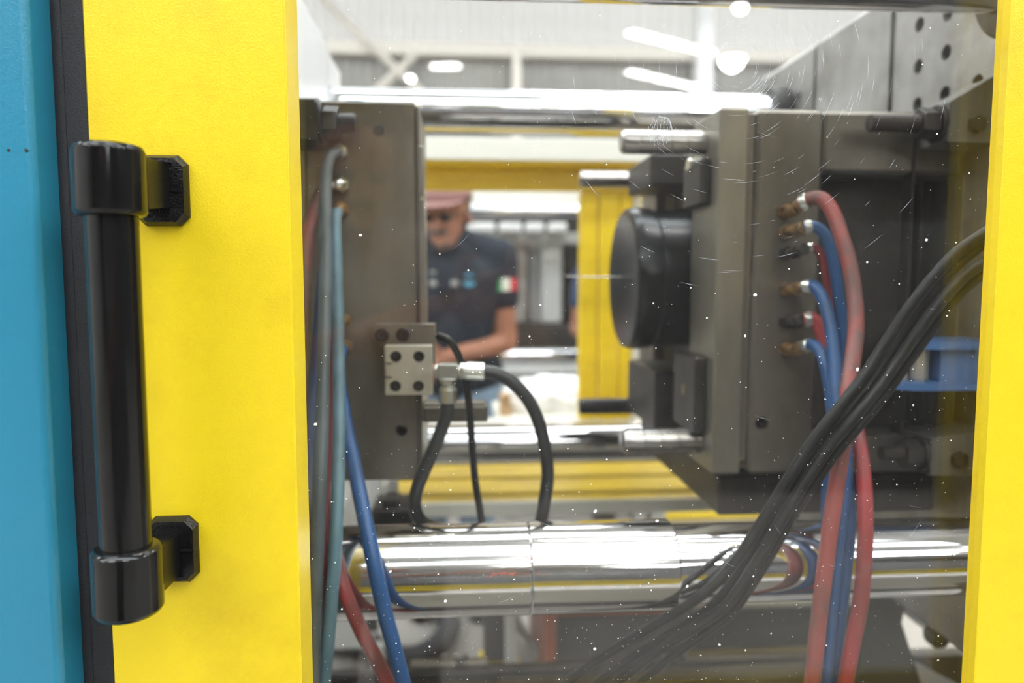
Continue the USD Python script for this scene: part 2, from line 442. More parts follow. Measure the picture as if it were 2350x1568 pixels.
for u in np.linspace(0, 1, 19):
    prof.append((xr0 + u * .0150, .5545 - .0125 * math.sin(math.pi * u / .8) if u < .40 else .5420 + .0105 * max(0, (u - .46) / .54) ** 1.25))
prof += [(xr0 + .0152, YP - .0002)]
door.add('right_lip', prism(prof, 2, zw0, zw1), Y_PAINT, smooth=40, label='rounded yellow rim beside the window')
for a, b in ((xl1 + .0002, xr1 - .0002), (xr1 + .0852, xr1 + .4998)):
    door.add('top_rail', box(a, b, YD, YD + .0025, zw1, ZT, .0007), Y_PAINT)
for a, b in ((xl1 + .0002, xr1 - .0002), (xr1 + .0852, xr1 + .4998)):
    door.add('bottom_rail', box(a, b, YD, YD + .0025, ZB, zw0, .0007), Y_PAINT)
pane = door.add('window_pane', box(xl2 - .012, xr0 + .012, YP, YP + .005, zw0 - .012, zw1 + .012, 0), PANE, smooth=False, label='clear scuffed plastic window')
YS = YP - .0001


def fleck(px, py, r, seg=6, flat=.5):
    p = at(px, py, YS); k = rng.uniform(.7, 1.3); a = rng.uniform(0, 3.1)
    m = trimesh.creation.icosphere(subdivisions=1 if seg > 6 else 0, radius=r)
    m.apply_scale([1, flat, k]); m.apply_transform(trimesh.transformations.rotation_matrix(a, [0, 1, 0])); m.apply_translation(p)
    return m


fl = []
for i in range(1500):
    px, py = rng.uniform(690, 2285), rng.uniform(20, 1566)
    if rng.random() > .30 + .70 * py / 1568: continue
    fl.append(fleck(px, py, min(.0008, .00016 + .00017 * rng.exponential())))
for cx, cy, n, s in ((880, 1130, 60, 120), (2050, 930, 60, 130), (1500, 1480, 70, 160), (2000, 1200, 40, 110), (1000, 1480, 60, 150)):
    for i in range(n):
        fl.append(fleck(cx + rng.normal(0, s), min(1560, cy + rng.normal(0, s * .8)), min(.0006, .00013 + .00012 * rng.exponential())))
door.add('dust', trimesh.util.concatenate(fl), DUST, smooth=False, under=pane, kind='stuff', label='fine white specks scattered over the window')
for px, py, r in ((1366, 1174, .0021), (2126, 551, .0013), (1710, 771, .0014), (1990, 602, .0011), (1022, 1380, .0016), (896, 1312, .0012), (1968, 848, .0016), (1577, 1346, .0014),
                  (1365, 1490, .0016), (1651, 1480, .0015), (1508, 1196, .0014), (827, 540, .0013), (1733, 677, .0016), (724, 974, .0014), (1240, 700, .0011), (1470, 1180, .001)):
    door.add('paint_fleck', fleck(px, py, r * .8, 8, .22), DUST, under=pane)


def stroke(pts, w):
    return tube([at(x, y, YS) for x, y in pts], w, 4, 3)


sc = []
for i in range(300):
    cx, cy = 1690, 150
    a0 = rng.uniform(0, 2 * np.pi); R0 = rng.uniform(45, 330) if rng.random() < .8 else rng.uniform(330, 520)
    L = rng.uniform(10, 55) / R0; sg = rng.uniform(.94, 1.06)
    pts = [(cx + R0 * math.cos(a), cy + sg * R0 * math.sin(a)) for a in np.linspace(a0, a0 + L, 5)]
    if any(not (720 < x < 2260 and 35 < y < 1500) for x, y in pts): continue
    sc.append(stroke(pts, [.00002, rng.uniform(.00008, .00024), .00002]))
for i in range(26):
    x, y = rng.uniform(740, 2200), rng.uniform(200, 1500); a = rng.uniform(-1, 1); L = rng.uniform(10, 60)
    sc.append(stroke([(x, y), (x + L * .5 * math.cos(a), y + L * .5 * math.sin(a) + 2), (x + L * math.cos(a), y + L * math.sin(a))], [.00001, .00010, .00001]))
door.add('scratches', trimesh.util.concatenate(sc), SCRATCH, under=pane, kind='stuff', label='fine curved wiping scratches on the window')
fp = []
for i in range(8):
    for j in range(9):
        x, y = 1488 + i * 7.2 + rng.normal(0, 1.2), 268 + j * 7.2 + rng.normal(0, 1.4)
        if ((x - 1513) / 28) ** 2 + ((y - 296) / 36) ** 2 < 1:
            fp.append(stroke([(x, y), (x + rng.normal(0, 1), y + 3), (x + rng.normal(0, 1.5), y + 6.5)], [.0001, rng.uniform(.0002, .0004), .0001]))
fp.append(stroke([(1512, 268), (1532, 272), (1540, 288), (1545, 309)], [.0002, .0006, .0005, .0003]))
door.add('fingerprint', trimesh.util.concatenate(fp), SCRATCH, under=pane, label='pale greasy fingerprint')

# pull handle (a part of the door)
pt_, pb_ = at(253, 410, .465), at(293, 1332, .465)
hx = (pt_[0] + pb_[0]) / 2; hy = .465
HT = dict(z0=at(255, 497, .465)[2], z1=at(255, 331, .465)[2]); HB = dict(z0=at(292, 1408, .465)[2], z1=at(292, 1252, .465)[2])
grip = door.add('pull_handle', lathe((hx, hy, HB['z0'] + .012), (0, 0, 1), [(0, .0148), (HT['z1'] - HB['z0'] - .024, .0148)], 48), GLOSS, label='glossy black tubular pull handle')
for q, top in ((HT, 1), (HB, 0)):
    L = q['z1'] - q['z0']; rc = .0203
    pr = [(0, rc - .004), (.0015, rc - .0015), (.004, rc), (L - .003, rc), (L - .001, rc - .0012), (L, rc - .003)] if not top else [(0, rc - .003), (.001, rc - .0012), (.003, rc), (L - .005, rc), (L - .0015, rc - .0018), (L, rc - .006)]
    door.add('end_cap', lathe((hx, hy, q['z0']), (0, 0, 1), pr, 48), GLOSS, under=grip)
for (pc, sgn) in ((439, 1), (1258, -1)):
    p = at(376 if sgn > 0 else 400, pc, YD); w, h, c_ = .0175, .0238, .006
    oct_ = lambda s, y: [(p[0] + x, y, p[2] + z) for x, z in ((-w * s, -h * s + c_), (-w * s + c_, -h * s), (w * s - c_, -h * s), (w * s, -h * s + c_), (w * s, h * s - c_), (w * s - c_, h * s), (-w * s + c_, h * s), (-w * s, h * s - c_))]
    pl = m3.Manifold.hull_points(np.array(oct_(1, YD - .0002) + oct_(1, YD - .003) + oct_(.90, YD - .0075)))
    rec = m3.Manifold.hull_points(np.array(oct_(.78, YD - .0052) + oct_(.80, YD - .02)))
    door.add('mounting_plate', pl - rec, GRAIN, under=grip)
    zc_ = (HT if sgn > 0 else HB); zm = (zc_['z0'] + zc_['z1']) / 2
    a = [(hx + x, hy + .006, zm + z) for x in (-.006, .0135) for z in (-.0165, .0165)]
    b = [(p[0] + x, YD - .005, p[2] + sgn * .003 + z) for x in (-.010, .0062) for z in (-.0145, .0145)]
    door.add('standoff_arm', m3.Manifold.hull_points(np.array(a + b)), GRAIN, under=grip)
    door.add('rib', box(p[0] + .006, p[0] + w * .93, YD - .0072, YD - .0045, p[2] - .001, p[2] + .001, .0003), GRAIN, under=grip)
door.done()

# ------------------------------------------------------------------ machine: platens, tie bars, bed
YF, YR = .737, 1.348                   # front and rear tie bars
ZFL, ZFU = at(1200, 1303, YF)[2], at(1500, 8, YF)[2] + .041
ZRU, ZRL = at(1200, 260, YR)[2], at(1200, 1019, YR)[2]
RF, RR = .0405, .0385
XPL, XPR = -.222, .592                 # faces of the moving and the fixed platen
bars = [(YF, ZFL, RF), (YF, ZFU, RF), (YR, ZRU, RR), (YR, ZRL, RR)]
YM = .84                               # front of the mould
Zt, Zb = at(1180, 242, YM)[2], at(1200, 1097, YM)[2]

t = Thing('fixed_platen', 'grey steel platen with bolt holes and vertical slots at the right of the mould', 'machine platen')
pl = box(XPR, XPR + .26, .625, 1.47, .93, at(1970, 25, 1.10)[2], .012)
for y, z, r in bars: pl = pl - hole((XPR - .05, y, z), (1, 0, 0), r + .004, .5)
for px, py, r in ((2110, 57, .0095), (2171, 121, .0095), (2107, 153, .0095), (2243, 190, .0095), (2168, 216, .0095), (2105, 240, .0095), (1832, 222, .0095), (1797, 236, .009), (1782, 208, .007), (2176, 30, .0095), (2175, 8, .0095)):
    p = atX(px, py, XPR); pl = pl - hole(p - [.01, 0, 0], (1, 0, 0), r, .045)
for px, w in ((2046, .012), (1871, .012)):
    y = atX(px, 150, XPR)[1]
    pl = pl - box(XPR - .01, XPR + .016, y - w / 2, y + w / 2, at(1800, 246, 1.0)[2] - .02, 1.9, 0)
t.add('platen_body', pl, PLATEN)
t.done()
t = Thing('moving_platen', 'pale grey enamelled platen edge seen above the left mould half', 'machine platen')
pl = box(XPL - .24, XPL, .625, 1.47, .93, 1.785, .02)
for y, z, r in bars: pl = pl - hole((XPL - .3, y, z), (1, 0, 0), r + .004, .5)
t.add('platen_body', pl, PLATEN_W)
p = atX(737, 150, XPL)
t.add('edge_strip', box(XPL - .001, XPL + .007, p[1], p[1] + .02, 1.30, 1.775, .002), TIN)
t.add('cover_plate', box(XPL + .0002, XPL + .010, .66, p[1] - .004, 1.60, 1.76, .003) - hole((XPL - .05, YF, ZFU), (1, 0, 0), RF + .004, .1), PLATEN_W)
t.done()

XA, XB = -.80, 1.10


def bar(lab, y, z, r, x0=XA, x1=XB):
    t = Thing('tie_bar', lab, 'tie bar')
    t.add('rod', lathe((x0, y, z), (1, 0, 0), [(0, r - .003), (.003, r), (x1 - x0 - .003, r), (x1 - x0, r - .003)], 72), CHROME, smooth=35)
    for X, d in ((x0, .03), (x1 - .07, .03)):
        t.add('nut', lathe((X, y, z), (1, 0, 0), [(0, r + .010), (.003, r + .014), (.037, r + .014), (.04, r + .010)], 40), STEEL_D)
    return t


t = bar('thick chrome tie bar with steel sleeve crossing the bottom of the window', YF, ZFL, RF)
xs0, xs1, xm = XPL + .012, at(1562, 1300, YF - .04)[0], at(1221, 1340, YF - .04)[0]
rs = .0462
for a, b in ((xs0, xm - .0003), (xm + .0003, xs1)):
    t.add('sleeve', lathe((a, YF, ZFL), (1, 0, 0), [(0, rs - .0008), (.0009, rs), (b - a - .0015, rs), (b - a, rs - .0012), (b - a, RF + .0004)], 72), SLEEVE, smooth=35)
for y0, x0_, n, amp in ((1285, 1175, 11, 5), (1320, 1122, 9, 4)):
    pts = []
    for i in range(n * 2):
        px = x0_ + i * 4.4; py = y0 + rng.uniform(-amp, amp) - i * .25
        d = ray(px, py); o = C
        # on the sleeve's surface
        a = d[1] ** 2 + d[2] ** 2; bq = 2 * ((o[1] - YF) * d[1] + (o[2] - ZFL) * d[2]); cc = (o[1] - YF) ** 2 + (o[2] - ZFL) ** 2 - (rs + .0001) ** 2
        s = (-bq - math.sqrt(max(bq * bq - 4 * a * cc, 0))) / (2 * a); pts.append(o + d * s)
    for k in range(0, len(pts) - 4, 5):
        t.add('red_marking', tube(pts[k:k + 5], .0006, 4, 4), MARK, label='red handwritten mark, no longer legible')
t.done()
bar('chrome tie bar across the very top of the window', YF, ZFU, RF).done()
t = bar('rear chrome tie bar above the opened mould', YR, ZRU, RR)
t.add('collar', lathe((XPR - .034, YR, ZRU), (1, 0, 0), [(0, RR + .002), (.002, RR + .013), (.033, RR + .013)], 48), STEEL_B); t.done()
bar('rear chrome tie bar below the opened mould', YR, ZRL, RR).done()
t = Thing('tie_bar_bushing', 'dark steel bushing at the top right corner of the window', 'bushing')
t.add('ring', lathe((XPR - .034, YF, ZFU), (1, 0, 0), [(0, RF + .001), (0, .060), (.004, .064), (.033, .064), (.033, RF + .001)], 56), STEEL_B)
t.done()

# ------------------------------------------------------------------ moving mould half (left)
X0, X1 = XPL + .001, at(966, 640, YM)[0]
YB = 1.262; YL = 1.0
m_ = Thing('moving_mould', 'left mould half of dull steel, carrying the valve block', 'mould')
xc = at(905, 640, YM)[0]
b1 = box(X0, X0 + .052, YM - .001, YB, Zb - .002, Zt, .002)
b2 = box(X0 + .0522, X1 - .0042, YM, YL, Zb, at(900, 234, YM)[2], .002)
b3 = box(X1 - .004, X1, YM + .0006, YL - .002, Zb + .004, at(960, 244, YM)[2], .0012)
p = at(921, 988, YM); b2 = b2 - hole((p[0], YM - .01, p[2]), (0, 1, 0), .0066, .05)
m_.add('clamping_plate', b1, STEEL); m_.add('cavity_plate', b2, STEEL); m_.add('parting_plate', b3, STEEL)
for z0, z1, e in ((at(968, 445, YM)[2], at(968, 335, YM)[2], .0040), (at(970, 745, YM)[2], at(970, 460, YM)[2], .0048)):
    m_.add('guide_strip', box(X1 - .001, X1 + e, YM - .001, YM + .03, z0, z1, .0008), PIN)
for px, py in ((700, 660), (870, 300)):
    p = at(px, py, YM); m_.add('eye_bolt_hole_plug', cyl((p[0], YM - .0012, p[2]), (p[0], YM + .001, p[2]), .006, .0005), STEEL_D)
m_.done()

# mould clamps


def clamp(lab, bx0, bx1, zc_, x_tip, y, flip=1, r=.0088, plate=None):
    """Threaded stud along x with a hex nut, washer and a strap pressing on the mould."""
    t = Thing('mould_clamp', lab, 'clamp', None)
    t.add('stud', threaded((bx0, y, zc_), (x_tip, y, zc_), r), STEEL_B)
    d = np.sign(x_tip - bx0)
    t.add('washer', cyl((bx1 - d * .004, y, zc_), (bx1, y, zc_), r * 2.15, .0006), STEEL_B)
    t.add('nut', hexa((bx1, y, zc_), (d, 0, 0), r * 1.75, .016), STEEL_B)
    if plate:
        t.add('strap', plate, STEEL_B)
    t.done()


p = at(817, 283, YM - .03); q = at(742, 283, YM - .03)
st = prism([(YM - .05, q[2] - .02), (YM - .012, q[2] - .024), (YM - .002, q[2] - .024), (YM - .002, q[2] + .026), (YM - .03, q[2] + .026), (YM - .05, q[2] + .02)], 0, XPL + .001, q[0] - .0045)
clamp('black steel mould clamp with threaded stud on the left mould half', XPL + .001, q[0], q[2], p[0], YM - .03, plate=st, r=.0104)

# ------------------------------------------------------------------ fixed mould half (right)
xa, xb, xb2, xc_, xd = (at(px, 640, YM)[0] for px in (1640, 1706, 1729, 1880, 2086))
XE = XPR - .001
f_ = Thing('fixed_mould', 'right mould half of layered steel plates with guide pillars', 'mould')
zT = at(1800, 250, YM)[2]; zB = at(1690, 1085, YM)[2]
xf = at(1614, 640, 1.045)[0]                # the parting face, deeper than the front and rear strips
pa = box(xa, xb, YM - .006, .93, zB, zT - .001, .002)
f_.add('cavity_plate', pa, STEEL_L)
f_.add('rear_strip', box(at(1474, 640, 1.25)[0], xb, 1.17, YB, zB, zT - .001, .002), STEEL)
f_.add('groove_plate', box(xb + .0002, xb2 - .0002, YM + .006, .93, zB + .012, zT - .004, .001), STEEL)
f_.add('face_plate', box(xf, xb2 - .0002, .9302, 1.1698, zB + .002, zT - .004, .001), STEEL_D)
pbp = box(xb2, xc_, YM, YB, at(1800, 1088, YM)[2], zT, .0045)
p = at(1748, 972, YM); pbp = pbp - hole((p[0], YM - .01, p[2]), (0, 1, 0), .0078, .05)
for z in (482, 527, 577, 660, 735, 796):
    q = at(1806, z, YM); pbp = pbp - hole((q[0], YM - .01, q[2]), (0, 1, 0), .006, .02)
f_.add('retainer_plate', pbp, STEEL)
zr1, zr0 = at(2000, 398, YM)[2], at(2000, 1000, YM)[2]
f_.add('upper_spacer', box(xc_ + .0004, XE, YM + .002, YB, zr1, zT, .0045), STEEL)
f_.add('lower_spacer', box(xc_ + .0004, XE, YM + .002, YB, at(1800, 1088, YM)[2], zr0, .002), STEEL)
yi = YM + .05
f_.add('ejector_plate', box(xc_ + .0004, at(2075, 640, yi)[0], yi, YB, zr0, zr1, .002), STEEL_D)
f_.add('ejector_plate', box(at(2118, 640, yi)[0], at(2160, 640, yi)[0], yi + .01, YB, zr0, zr1, .002), STEEL_D)
f_.add('clamping_plate', box(at(2226, 640, YM)[0], XE, YM + .003, YB, zr0, zr1, .002), STEEL_G)
f_.add('seam_strip', box(xd - .0012, xd + .0012, YM - .0002, YM + .02, zr0, zT - .004, .0003), STEEL_D)
f_.add('foot_block', box(at(1655, 1130, YM + .02)[0], XE, YM + .03, YB, at(1800, 1180, YM + .03)[2], at(1800, 1091, YM + .03)[2], .002), STEEL_D)
# guide pillars and core on the parting face
for px, py, y, r, far, mtl, groove in ((1424, 326, .885, .0140, 0, PIN, 1), (1424, 1013, .885, .0138, 0, PIN, 2), (1329, 412, 1.20, .0142, 0, PIN, 1), (1329, 933, 1.20, .0132, 0, STEEL_B, 0)):
    p = at(px, py, y); L = xa - p[0] + .0002
    if groove == 2:
        pr = [(0, r - .003), (.003, r), (.006, r), (.0065, r + .0022)]; s = .0065
        for k in range(5):
            pr += [(s + .0175, r + .0022), (s + .018, r + .001), (s + .0205, r + .001), (s + .021, r + .0022)]; s += .021
        pr = [q for q in pr if q[0] < L - .001] + [(L, r + .0022)]
    elif groove == 1:
        pr = [(0, r - .003), (.0025, r - .0005), (.004, r)]; s = .004
        for k in range(4):
            pr += [(s + .016, r), (s + .0165, r - .0008), (s + .018, r - .0008), (s + .0185, r)]; s += .0185
        pr += [(L, r)]
    else:
        pr = [(0, r - .002), (.003, r), (L, r)]
    f_.add('guide_pillar', lathe((p[0], y, p[2]), (1, 0, 0), pr, 40), mtl)
p = at(1424, 640, 1.045); L = xf - p[0] + .0002; rc = .1005
core = f_.add('core', lathe((p[0], 1.045, p[2]), (1, 0, 0), [(0, .004), (.0005, .040), (.002, rc - .010), (.006, rc - .003), (.012, rc - .0006), (.017, rc), (.036, rc - .0015), (.040, rc - .005), (.05, rc - .004), (L, rc - .004)], 72), CORE, smooth=35, label='glossy black round core')
f_.add('string', tube([at(1424, 635, 1.04) + [.001, 0, 0], at(1360, 636, 1.04), at(1298, 634, 1.04)], [.0013, .0011, .0006], 8, 4), PIN, under=core, label='thin thread of plastic sticking out of the core')
for (px0, py0, px1, py1, y0, y1, w, mt) in ((1490, 352, 1600, 425, 1.02, 1.16, .085, STEEL_D), (1470, 855, 1600, 990, 1.00, 1.165, .080, STEEL_D), (1600, 360, 1630, 470, .86, .93, .012, STEEL_D), (1590, 820, 1630, 1000, .86, .95, .014, STEEL_D)):
    za, zb = at(px0, py0, y0)[2], at(px0, py1, y0)[2]
    f_.add('insert_block', box((xf if y0 > .93 else xa) - w, (xf if y0 > .93 else xa) + .0002, y0, y1, zb, za, .003), mt)
for px, py, y, r, mt in ((1600, 893, .905, .0075, BRASS), (1584, 379, .905, .0085, ZINC), (1612, 366, .87, .004, ZINC)):
    X = xa - .012; p = at(px, py, y)
    f_.add('cap_screw', hexa((xa - .0145, y, p[2]), (1, 0, 0), r, .016), mt)
f_.done()

# clamps of the right mould half
for lab, yy, tip, nut, end in (('oily steel mould clamp at the upper right of the window', 272, 1995, 2105, 1), ('oily steel mould clamp low at the right of the window', 1040, 2022, 2068, 0)):
    y = YM - .032
    p, q = at(tip, yy + (22 if end else 0), y), at(nut, yy + (12 if end else 0), y)
    t = Thing('mould_clamp', lab, 'clamp')
    z = q[2]
    t.add('stud', threaded((p[0], y, z), (XE, y, z), .0098 if end else .0085), STEEL_D)
    t.add('nut', hexa((q[0], y, z), (1, 0, 0), .0175, .019), STEEL_D)
    t.add('washer', cyl((q[0] + .0192, y, z), (q[0] + .024, y, z), .0205, .0006), STEEL_D)
    xs = q[0] + .0242
    dz = .018 if end else .0
    t.add('strap', prism([(xs, z - .022), (XE, z - .024), (XE, z + .028 + dz), (XE - .006, z + .032 + dz), (XE - .02, z + .024 + dz), (xs, z + .020)], 1, YM - .05, YM - .0002), STEEL_G)
    t.add('heel_bolt', hexa((XE - .028, YM - .0505, z - .004), (0, -1, 0), .010, .007), STEEL_D)
    t.done()

# ------------------------------------------------------------------ water fittings and hoses on the right mould half


def fitting(t, px0, py0, px1, py1, mt, tag=None):
    a, b = at(px0, py0, YM - .002), at(px1, py1, YM - .045)
    m_ = (a + b) / 2
    e = np.array([a[0], YM - .022, a[2]])
    t.add('fitting', tri(trimesh.util.concatenate([hexa((a[0], YM + .006, a[2]), (0, -1, 0), .0085, .018), cyl((a[0], YM - .012, a[2]), e, .0062), tri(m3.Manifold.sphere(.0075, 20).translate(tuple(e))),
          cyl(e, e + (b - e) * .45, .0062), hexa(e + (b - e) * .40, b - e, .0082, np.linalg.norm(b - e) * .28), cyl(e + (b - e) * .68, b + (b - e) * .12, .0068)])), mt, label=tag)


H = {}
hs = [
    ('faded red water hose, topmost on the right mould half', RED_B, 0.0077, BRASS, (1800, 487, 1838, 470), [(1838, 468, 0.792), (1862, 456, 0.782), (1888, 458, 0.772), (1912, 490, 0.762), (1930, 540, 0.752), (1948, 600, 0.742), (1961, 680, 0.73), (1964, 760, 0.714), (1955, 840, 0.696), (1945, 910, 0.68), (1936, 1000, 0.675), (1919, 1120, 0.671), (1904, 1220, 0.668), (1889, 1340, 0.667), (1877, 1440, 0.668), (1862, 1580, 0.67), (1846, 1700, 0.68)]),
    ('blue water hose, second from the top on the right mould half', BLUE, 0.0063, BRASS, (1803, 533, 1842, 524), [(1842, 523, 0.797), (1864, 520, 0.795), (1885, 530, 0.793), (1902, 560, 0.791), (1915, 615, 0.789), (1927, 700, 0.788), (1934, 780, 0.788), (1930, 860, 0.789), (1921, 930, 0.79), (1909, 1000, 0.791), (1900, 1080, 0.792), (1897, 1180, 0.793), (1894, 1300, 0.794), (1885, 1580, 0.8), (1880, 1700, 0.8)]),
    ('thin dark red water hose behind the blue ones, upper', RED_D, 0.0046, STEEL_D, (1802, 582, 1844, 572), [(1844, 572, 0.808), (1866, 568, 0.807), (1884, 584, 0.806), (1894, 625, 0.806), (1903, 690, 0.806), (1910, 770, 0.806), (1917, 860, 0.807), (1924, 950, 0.808), (1928, 1060, 0.81), (1928, 1200, 0.81), (1920, 1400, 0.81), (1910, 1600, 0.81)]),
    ('blue water hose, fourth from the top on the right mould half', BLUE, 0.0066, BRASS, (1803, 665, 1844, 660), [(1844, 659, 0.792), (1864, 656, 0.784), (1882, 674, 0.776), (1898, 715, 0.766), (1908, 765, 0.754), (1915, 830, 0.74), (1919, 900, 0.724), (1926, 950, 0.712), (1938, 1010, 0.7), (1939, 1100, 0.688), (1926, 1210, 0.678), (1913, 1330, 0.677), (1901, 1460, 0.678), (1891, 1580, 0.682), (1880, 1700, 0.69)]),
    ('bright red water hose, fifth from the top, bulging rightmost below the cables', RED, 0.0074, STEEL_D, (1803, 738, 1842, 734), [(1842, 734, 0.797), (1864, 732, 0.795), (1880, 750, 0.793), (1893, 790, 0.79), (1909, 840, 0.782), (1932, 900, 0.766), (1958, 950, 0.737), (1972, 1020, 0.704), (1982, 1100, 0.684), (1986, 1190, 0.672), (1983, 1290, 0.668), (1974, 1390, 0.669), (1958, 1470, 0.671), (1938, 1580, 0.675), (1920, 1700, 0.68)]),
    ('blue water hose, lowest on the right mould half', BLUE, 0.0064, BRASS, (1803, 800, 1844, 795), [(1844, 794, 0.792), (1866, 792, 0.778), (1884, 810, 0.764), (1896, 845, 0.754), (1905, 895, 0.747), (1912, 950, 0.738), (1928, 1010, 0.722), (1942, 1080, 0.7035), (1949, 1200, 0.689), (1939, 1320, 0.687), (1927, 1420, 0.687), (1913, 1580, 0.695), (1902, 1700, 0.7)]),
]
for lab, mt, r, fm, fit, P in hs:
    t = Thing('water_hose', lab, 'hose')
    fitting(t, *fit, fm, 'tarnished brass elbow fitting' if fm is BRASS else 'dark steel elbow fitting')
    P3 = [at(*q) for q in P]
    t.add('hose', tube(P3, r, 18, 7), mt)
    d = P3[1] - P3[0]
    t.add('crimp_clip', lathe(P3[0] + d * .12, d, [(0, r + .0006), (.0008, r + .0014), (.007, r + .0014), (.008, r + .0006)], 20), ZINC)
    t.done()

# ------------------------------------------------------------------ black cables sweeping across
cab = [[(2400, 452, .6000), (2330, 492, .6100), (2256, 538, .6200), (2190, 585, .6300), (2130, 650, .6370), (2075, 722, .6430), (2030, 790, .6470), (1985, 860, .6489), (1930, 930, .6508), (1880, 992, .6538), (1830, 1066, .6570), (1780, 1146, .6600), (1735, 1218, .6640), (1688, 1288, .6680), (1628, 1352, .6750), (1558, 1402, .6900), (1480, 1448, .7100), (1400, 1498, .7350), (1320, 1552, .7600), (1240, 1620, .7800)],
       [(2400, 475, .6080), (2330, 512, .6180), (2256, 560, .6280), (2196, 608, .6380), (2140, 672, .6450), (2090, 738, .6510), (2045, 806, .6550), (1997, 878, .6542), (1942, 946, .6551), (1892, 1010, .6611), (1842, 1084, .6657), (1795, 1160, .6691), (1752, 1232, .6731), (1705, 1304, .6771), (1650, 1376, .6854), (1582, 1430, .7032), (1500, 1476, .7226), (1420, 1530, .7462), (1345, 1590, .7700)],
       [(2400, 530, .6000), (2330, 566, .6100), (2252, 607, .6200), (2200, 648, .6290), (2152, 702, .6350), (2108, 760, .6400), (2062, 826, .6439), (2012, 896, .6432), (1957, 962, .6445), (1905, 1024, .6501), (1855, 1096, .6533), (1806, 1172, .6559), (1764, 1245, .6599), (1718, 1318, .6641), (1668, 1388, .6700), (1600, 1438, .6848), (1520, 1488, .7070), (1440, 1548, .7336), (1360, 1610, .7600)],
       [(2400, 555, .6100), (2330, 590, .6200), (2252, 632, .6300), (2208, 670, .6390), (2164, 722, .6450), (2122, 780, .6500), (2076, 844, .6530), (2026, 912, .6560), (1970, 980, .6538), (1918, 1042, .6558), (1868, 1112, .6620), (1818, 1188, .6650), (1777, 1260, .6680), (1732, 1332, .6720), (1682, 1402, .6780), (1620, 1452, .6930), (1545, 1505, .7150), (1470, 1568, .7400), (1400, 1625, .7600)]]
for k, P in enumerate(cab):
    single('black_cable', tube([at(*q) for q in P], .0051 if k != 3 else .0046, 16, 6), CABLE,
           ('black cable sweeping across the right of the window, uppermost of the four', 'black cable in the sweeping bundle, second from the top', 'black cable in the sweeping bundle, third from the top', 'black cable in the sweeping bundle, lowest of the four')[k], 'cable')

# ------------------------------------------------------------------ hoses on the left mould half
lh = [
    ('grey water hose with a bend at the top of the left hose bundle', GREY_H, .0066, [(776, 350, .8120), (762, 356, .8060), (751, 378, .8000), (747, 430, .7900), (747, 520, .7750), (748, 620, .7580), (745, 720, .7420), (742, 850, .7220), (738, 1000, .7000), (732, 1150, .6798), (726, 1300, .6696), (721, 1450, .6661), (716, 1600, .6643), (712, 1720, .6734)], (782, 349), ZINC),
    ('pale grey-blue water hose hanging along the left mould half', TEAL_H, .0062, [(775, 486, .8140), (770, 500, .8060), (770, 540, .8000), (772, 610, .7900), (775, 700, .7780), (777, 800, .7620), (778, 900, .7440), (778, 1000, .7220), (776, 1100, .7000), (772, 1200, .6840), (767, 1300, .6740), (757, 1420, .6719), (744, 1568, .6763), (734, 1700, .6848)], (784, 480), BRASS),
    ('dark blue water hose at the far left of the window', BLUE_D, .0070, [(752, 596, .8220), (744, 630, .8180), (738, 690, .8120), (732, 760, .8000), (724, 850, .7900), (717, 950, .7625), (711, 1080, .7242), (706, 1190, .6889), (705, 1280, .6806), (700, 1500, .6802), (698, 1700, .6846)], (770, 592), BRASS),
    ('faded red water hose at the far left behind the grey one', RED_B, .0066, [(762, 425, .8260), (745, 432, .8230), (728, 462, .8200), (714, 510, .8120), (704, 570, .8040), (696, 660, .7950), (689, 800, .7850), (685, 950, .7575), (683, 1080, .7108), (681, 1190, .6767), (680, 1300, .6648), (678, 1600, .6680)], (785, 425), ZINC),
    ('thin dark red tube between the grey hoses at the left', RED_D, .0030, [(772, 742, .8260), (768, 770, .8115), (764, 850, .7834), (760, 980, .7519), (753, 1100, .7220), (748, 1200, .6985), (742, 1300, .6867), (735, 1420, .6872), (727, 1568, .6900), (722, 1700, .6950)], (788, 736), BRASS),
    ('bright blue water hose slanting across the lower left of the window', BLUE, .0073, [(785, 800, .8150), (776, 825, .8049), (777, 870, .7909), (785, 925, .7767), (797, 995, .7570), (812, 1065, .7350), (828, 1145, .7080), (846, 1232, .6840), (864, 1320, .6720), (884, 1410, .6700), (906, 1492, .6710), (928, 1580, .6750), (952, 1690, .6800)], (792, 796), BRASS),
    ('red water hose slanting behind the blue one at the lower left', RED, .0070, [(742, 1128, .8200), (748, 1190, .7407), (762, 1250, .7005), (780, 1325, .6857), (806, 1395, .6811), (836, 1462, .6862), (868, 1522, .6880), (900, 1592, .6920), (930, 1665, .7000)], (742, 1090), STEEL_D),
]
for lab, mt, r, P, f, fm in lh:
    t = Thing('water_hose', lab, 'hose')
    P3 = [at(*q) for q in P]
    t.add('hose', tube(P3, r, 18, 7), mt)
    e = P3[0]; a = np.array([at(*f, YM - .004)[0], YM, at(*f, YM - .004)[2]])
    t.add('fitting', join(hexa((a[0], YM + .0005, a[2]), (0, -1, 0), .0085, .012), tube([a, a + [0, -.014, 0], (a + e) / 2 + [0, -.009, 0], e], .0058, 14, 5)), fm, label='metal elbow fitting')
    t.done()

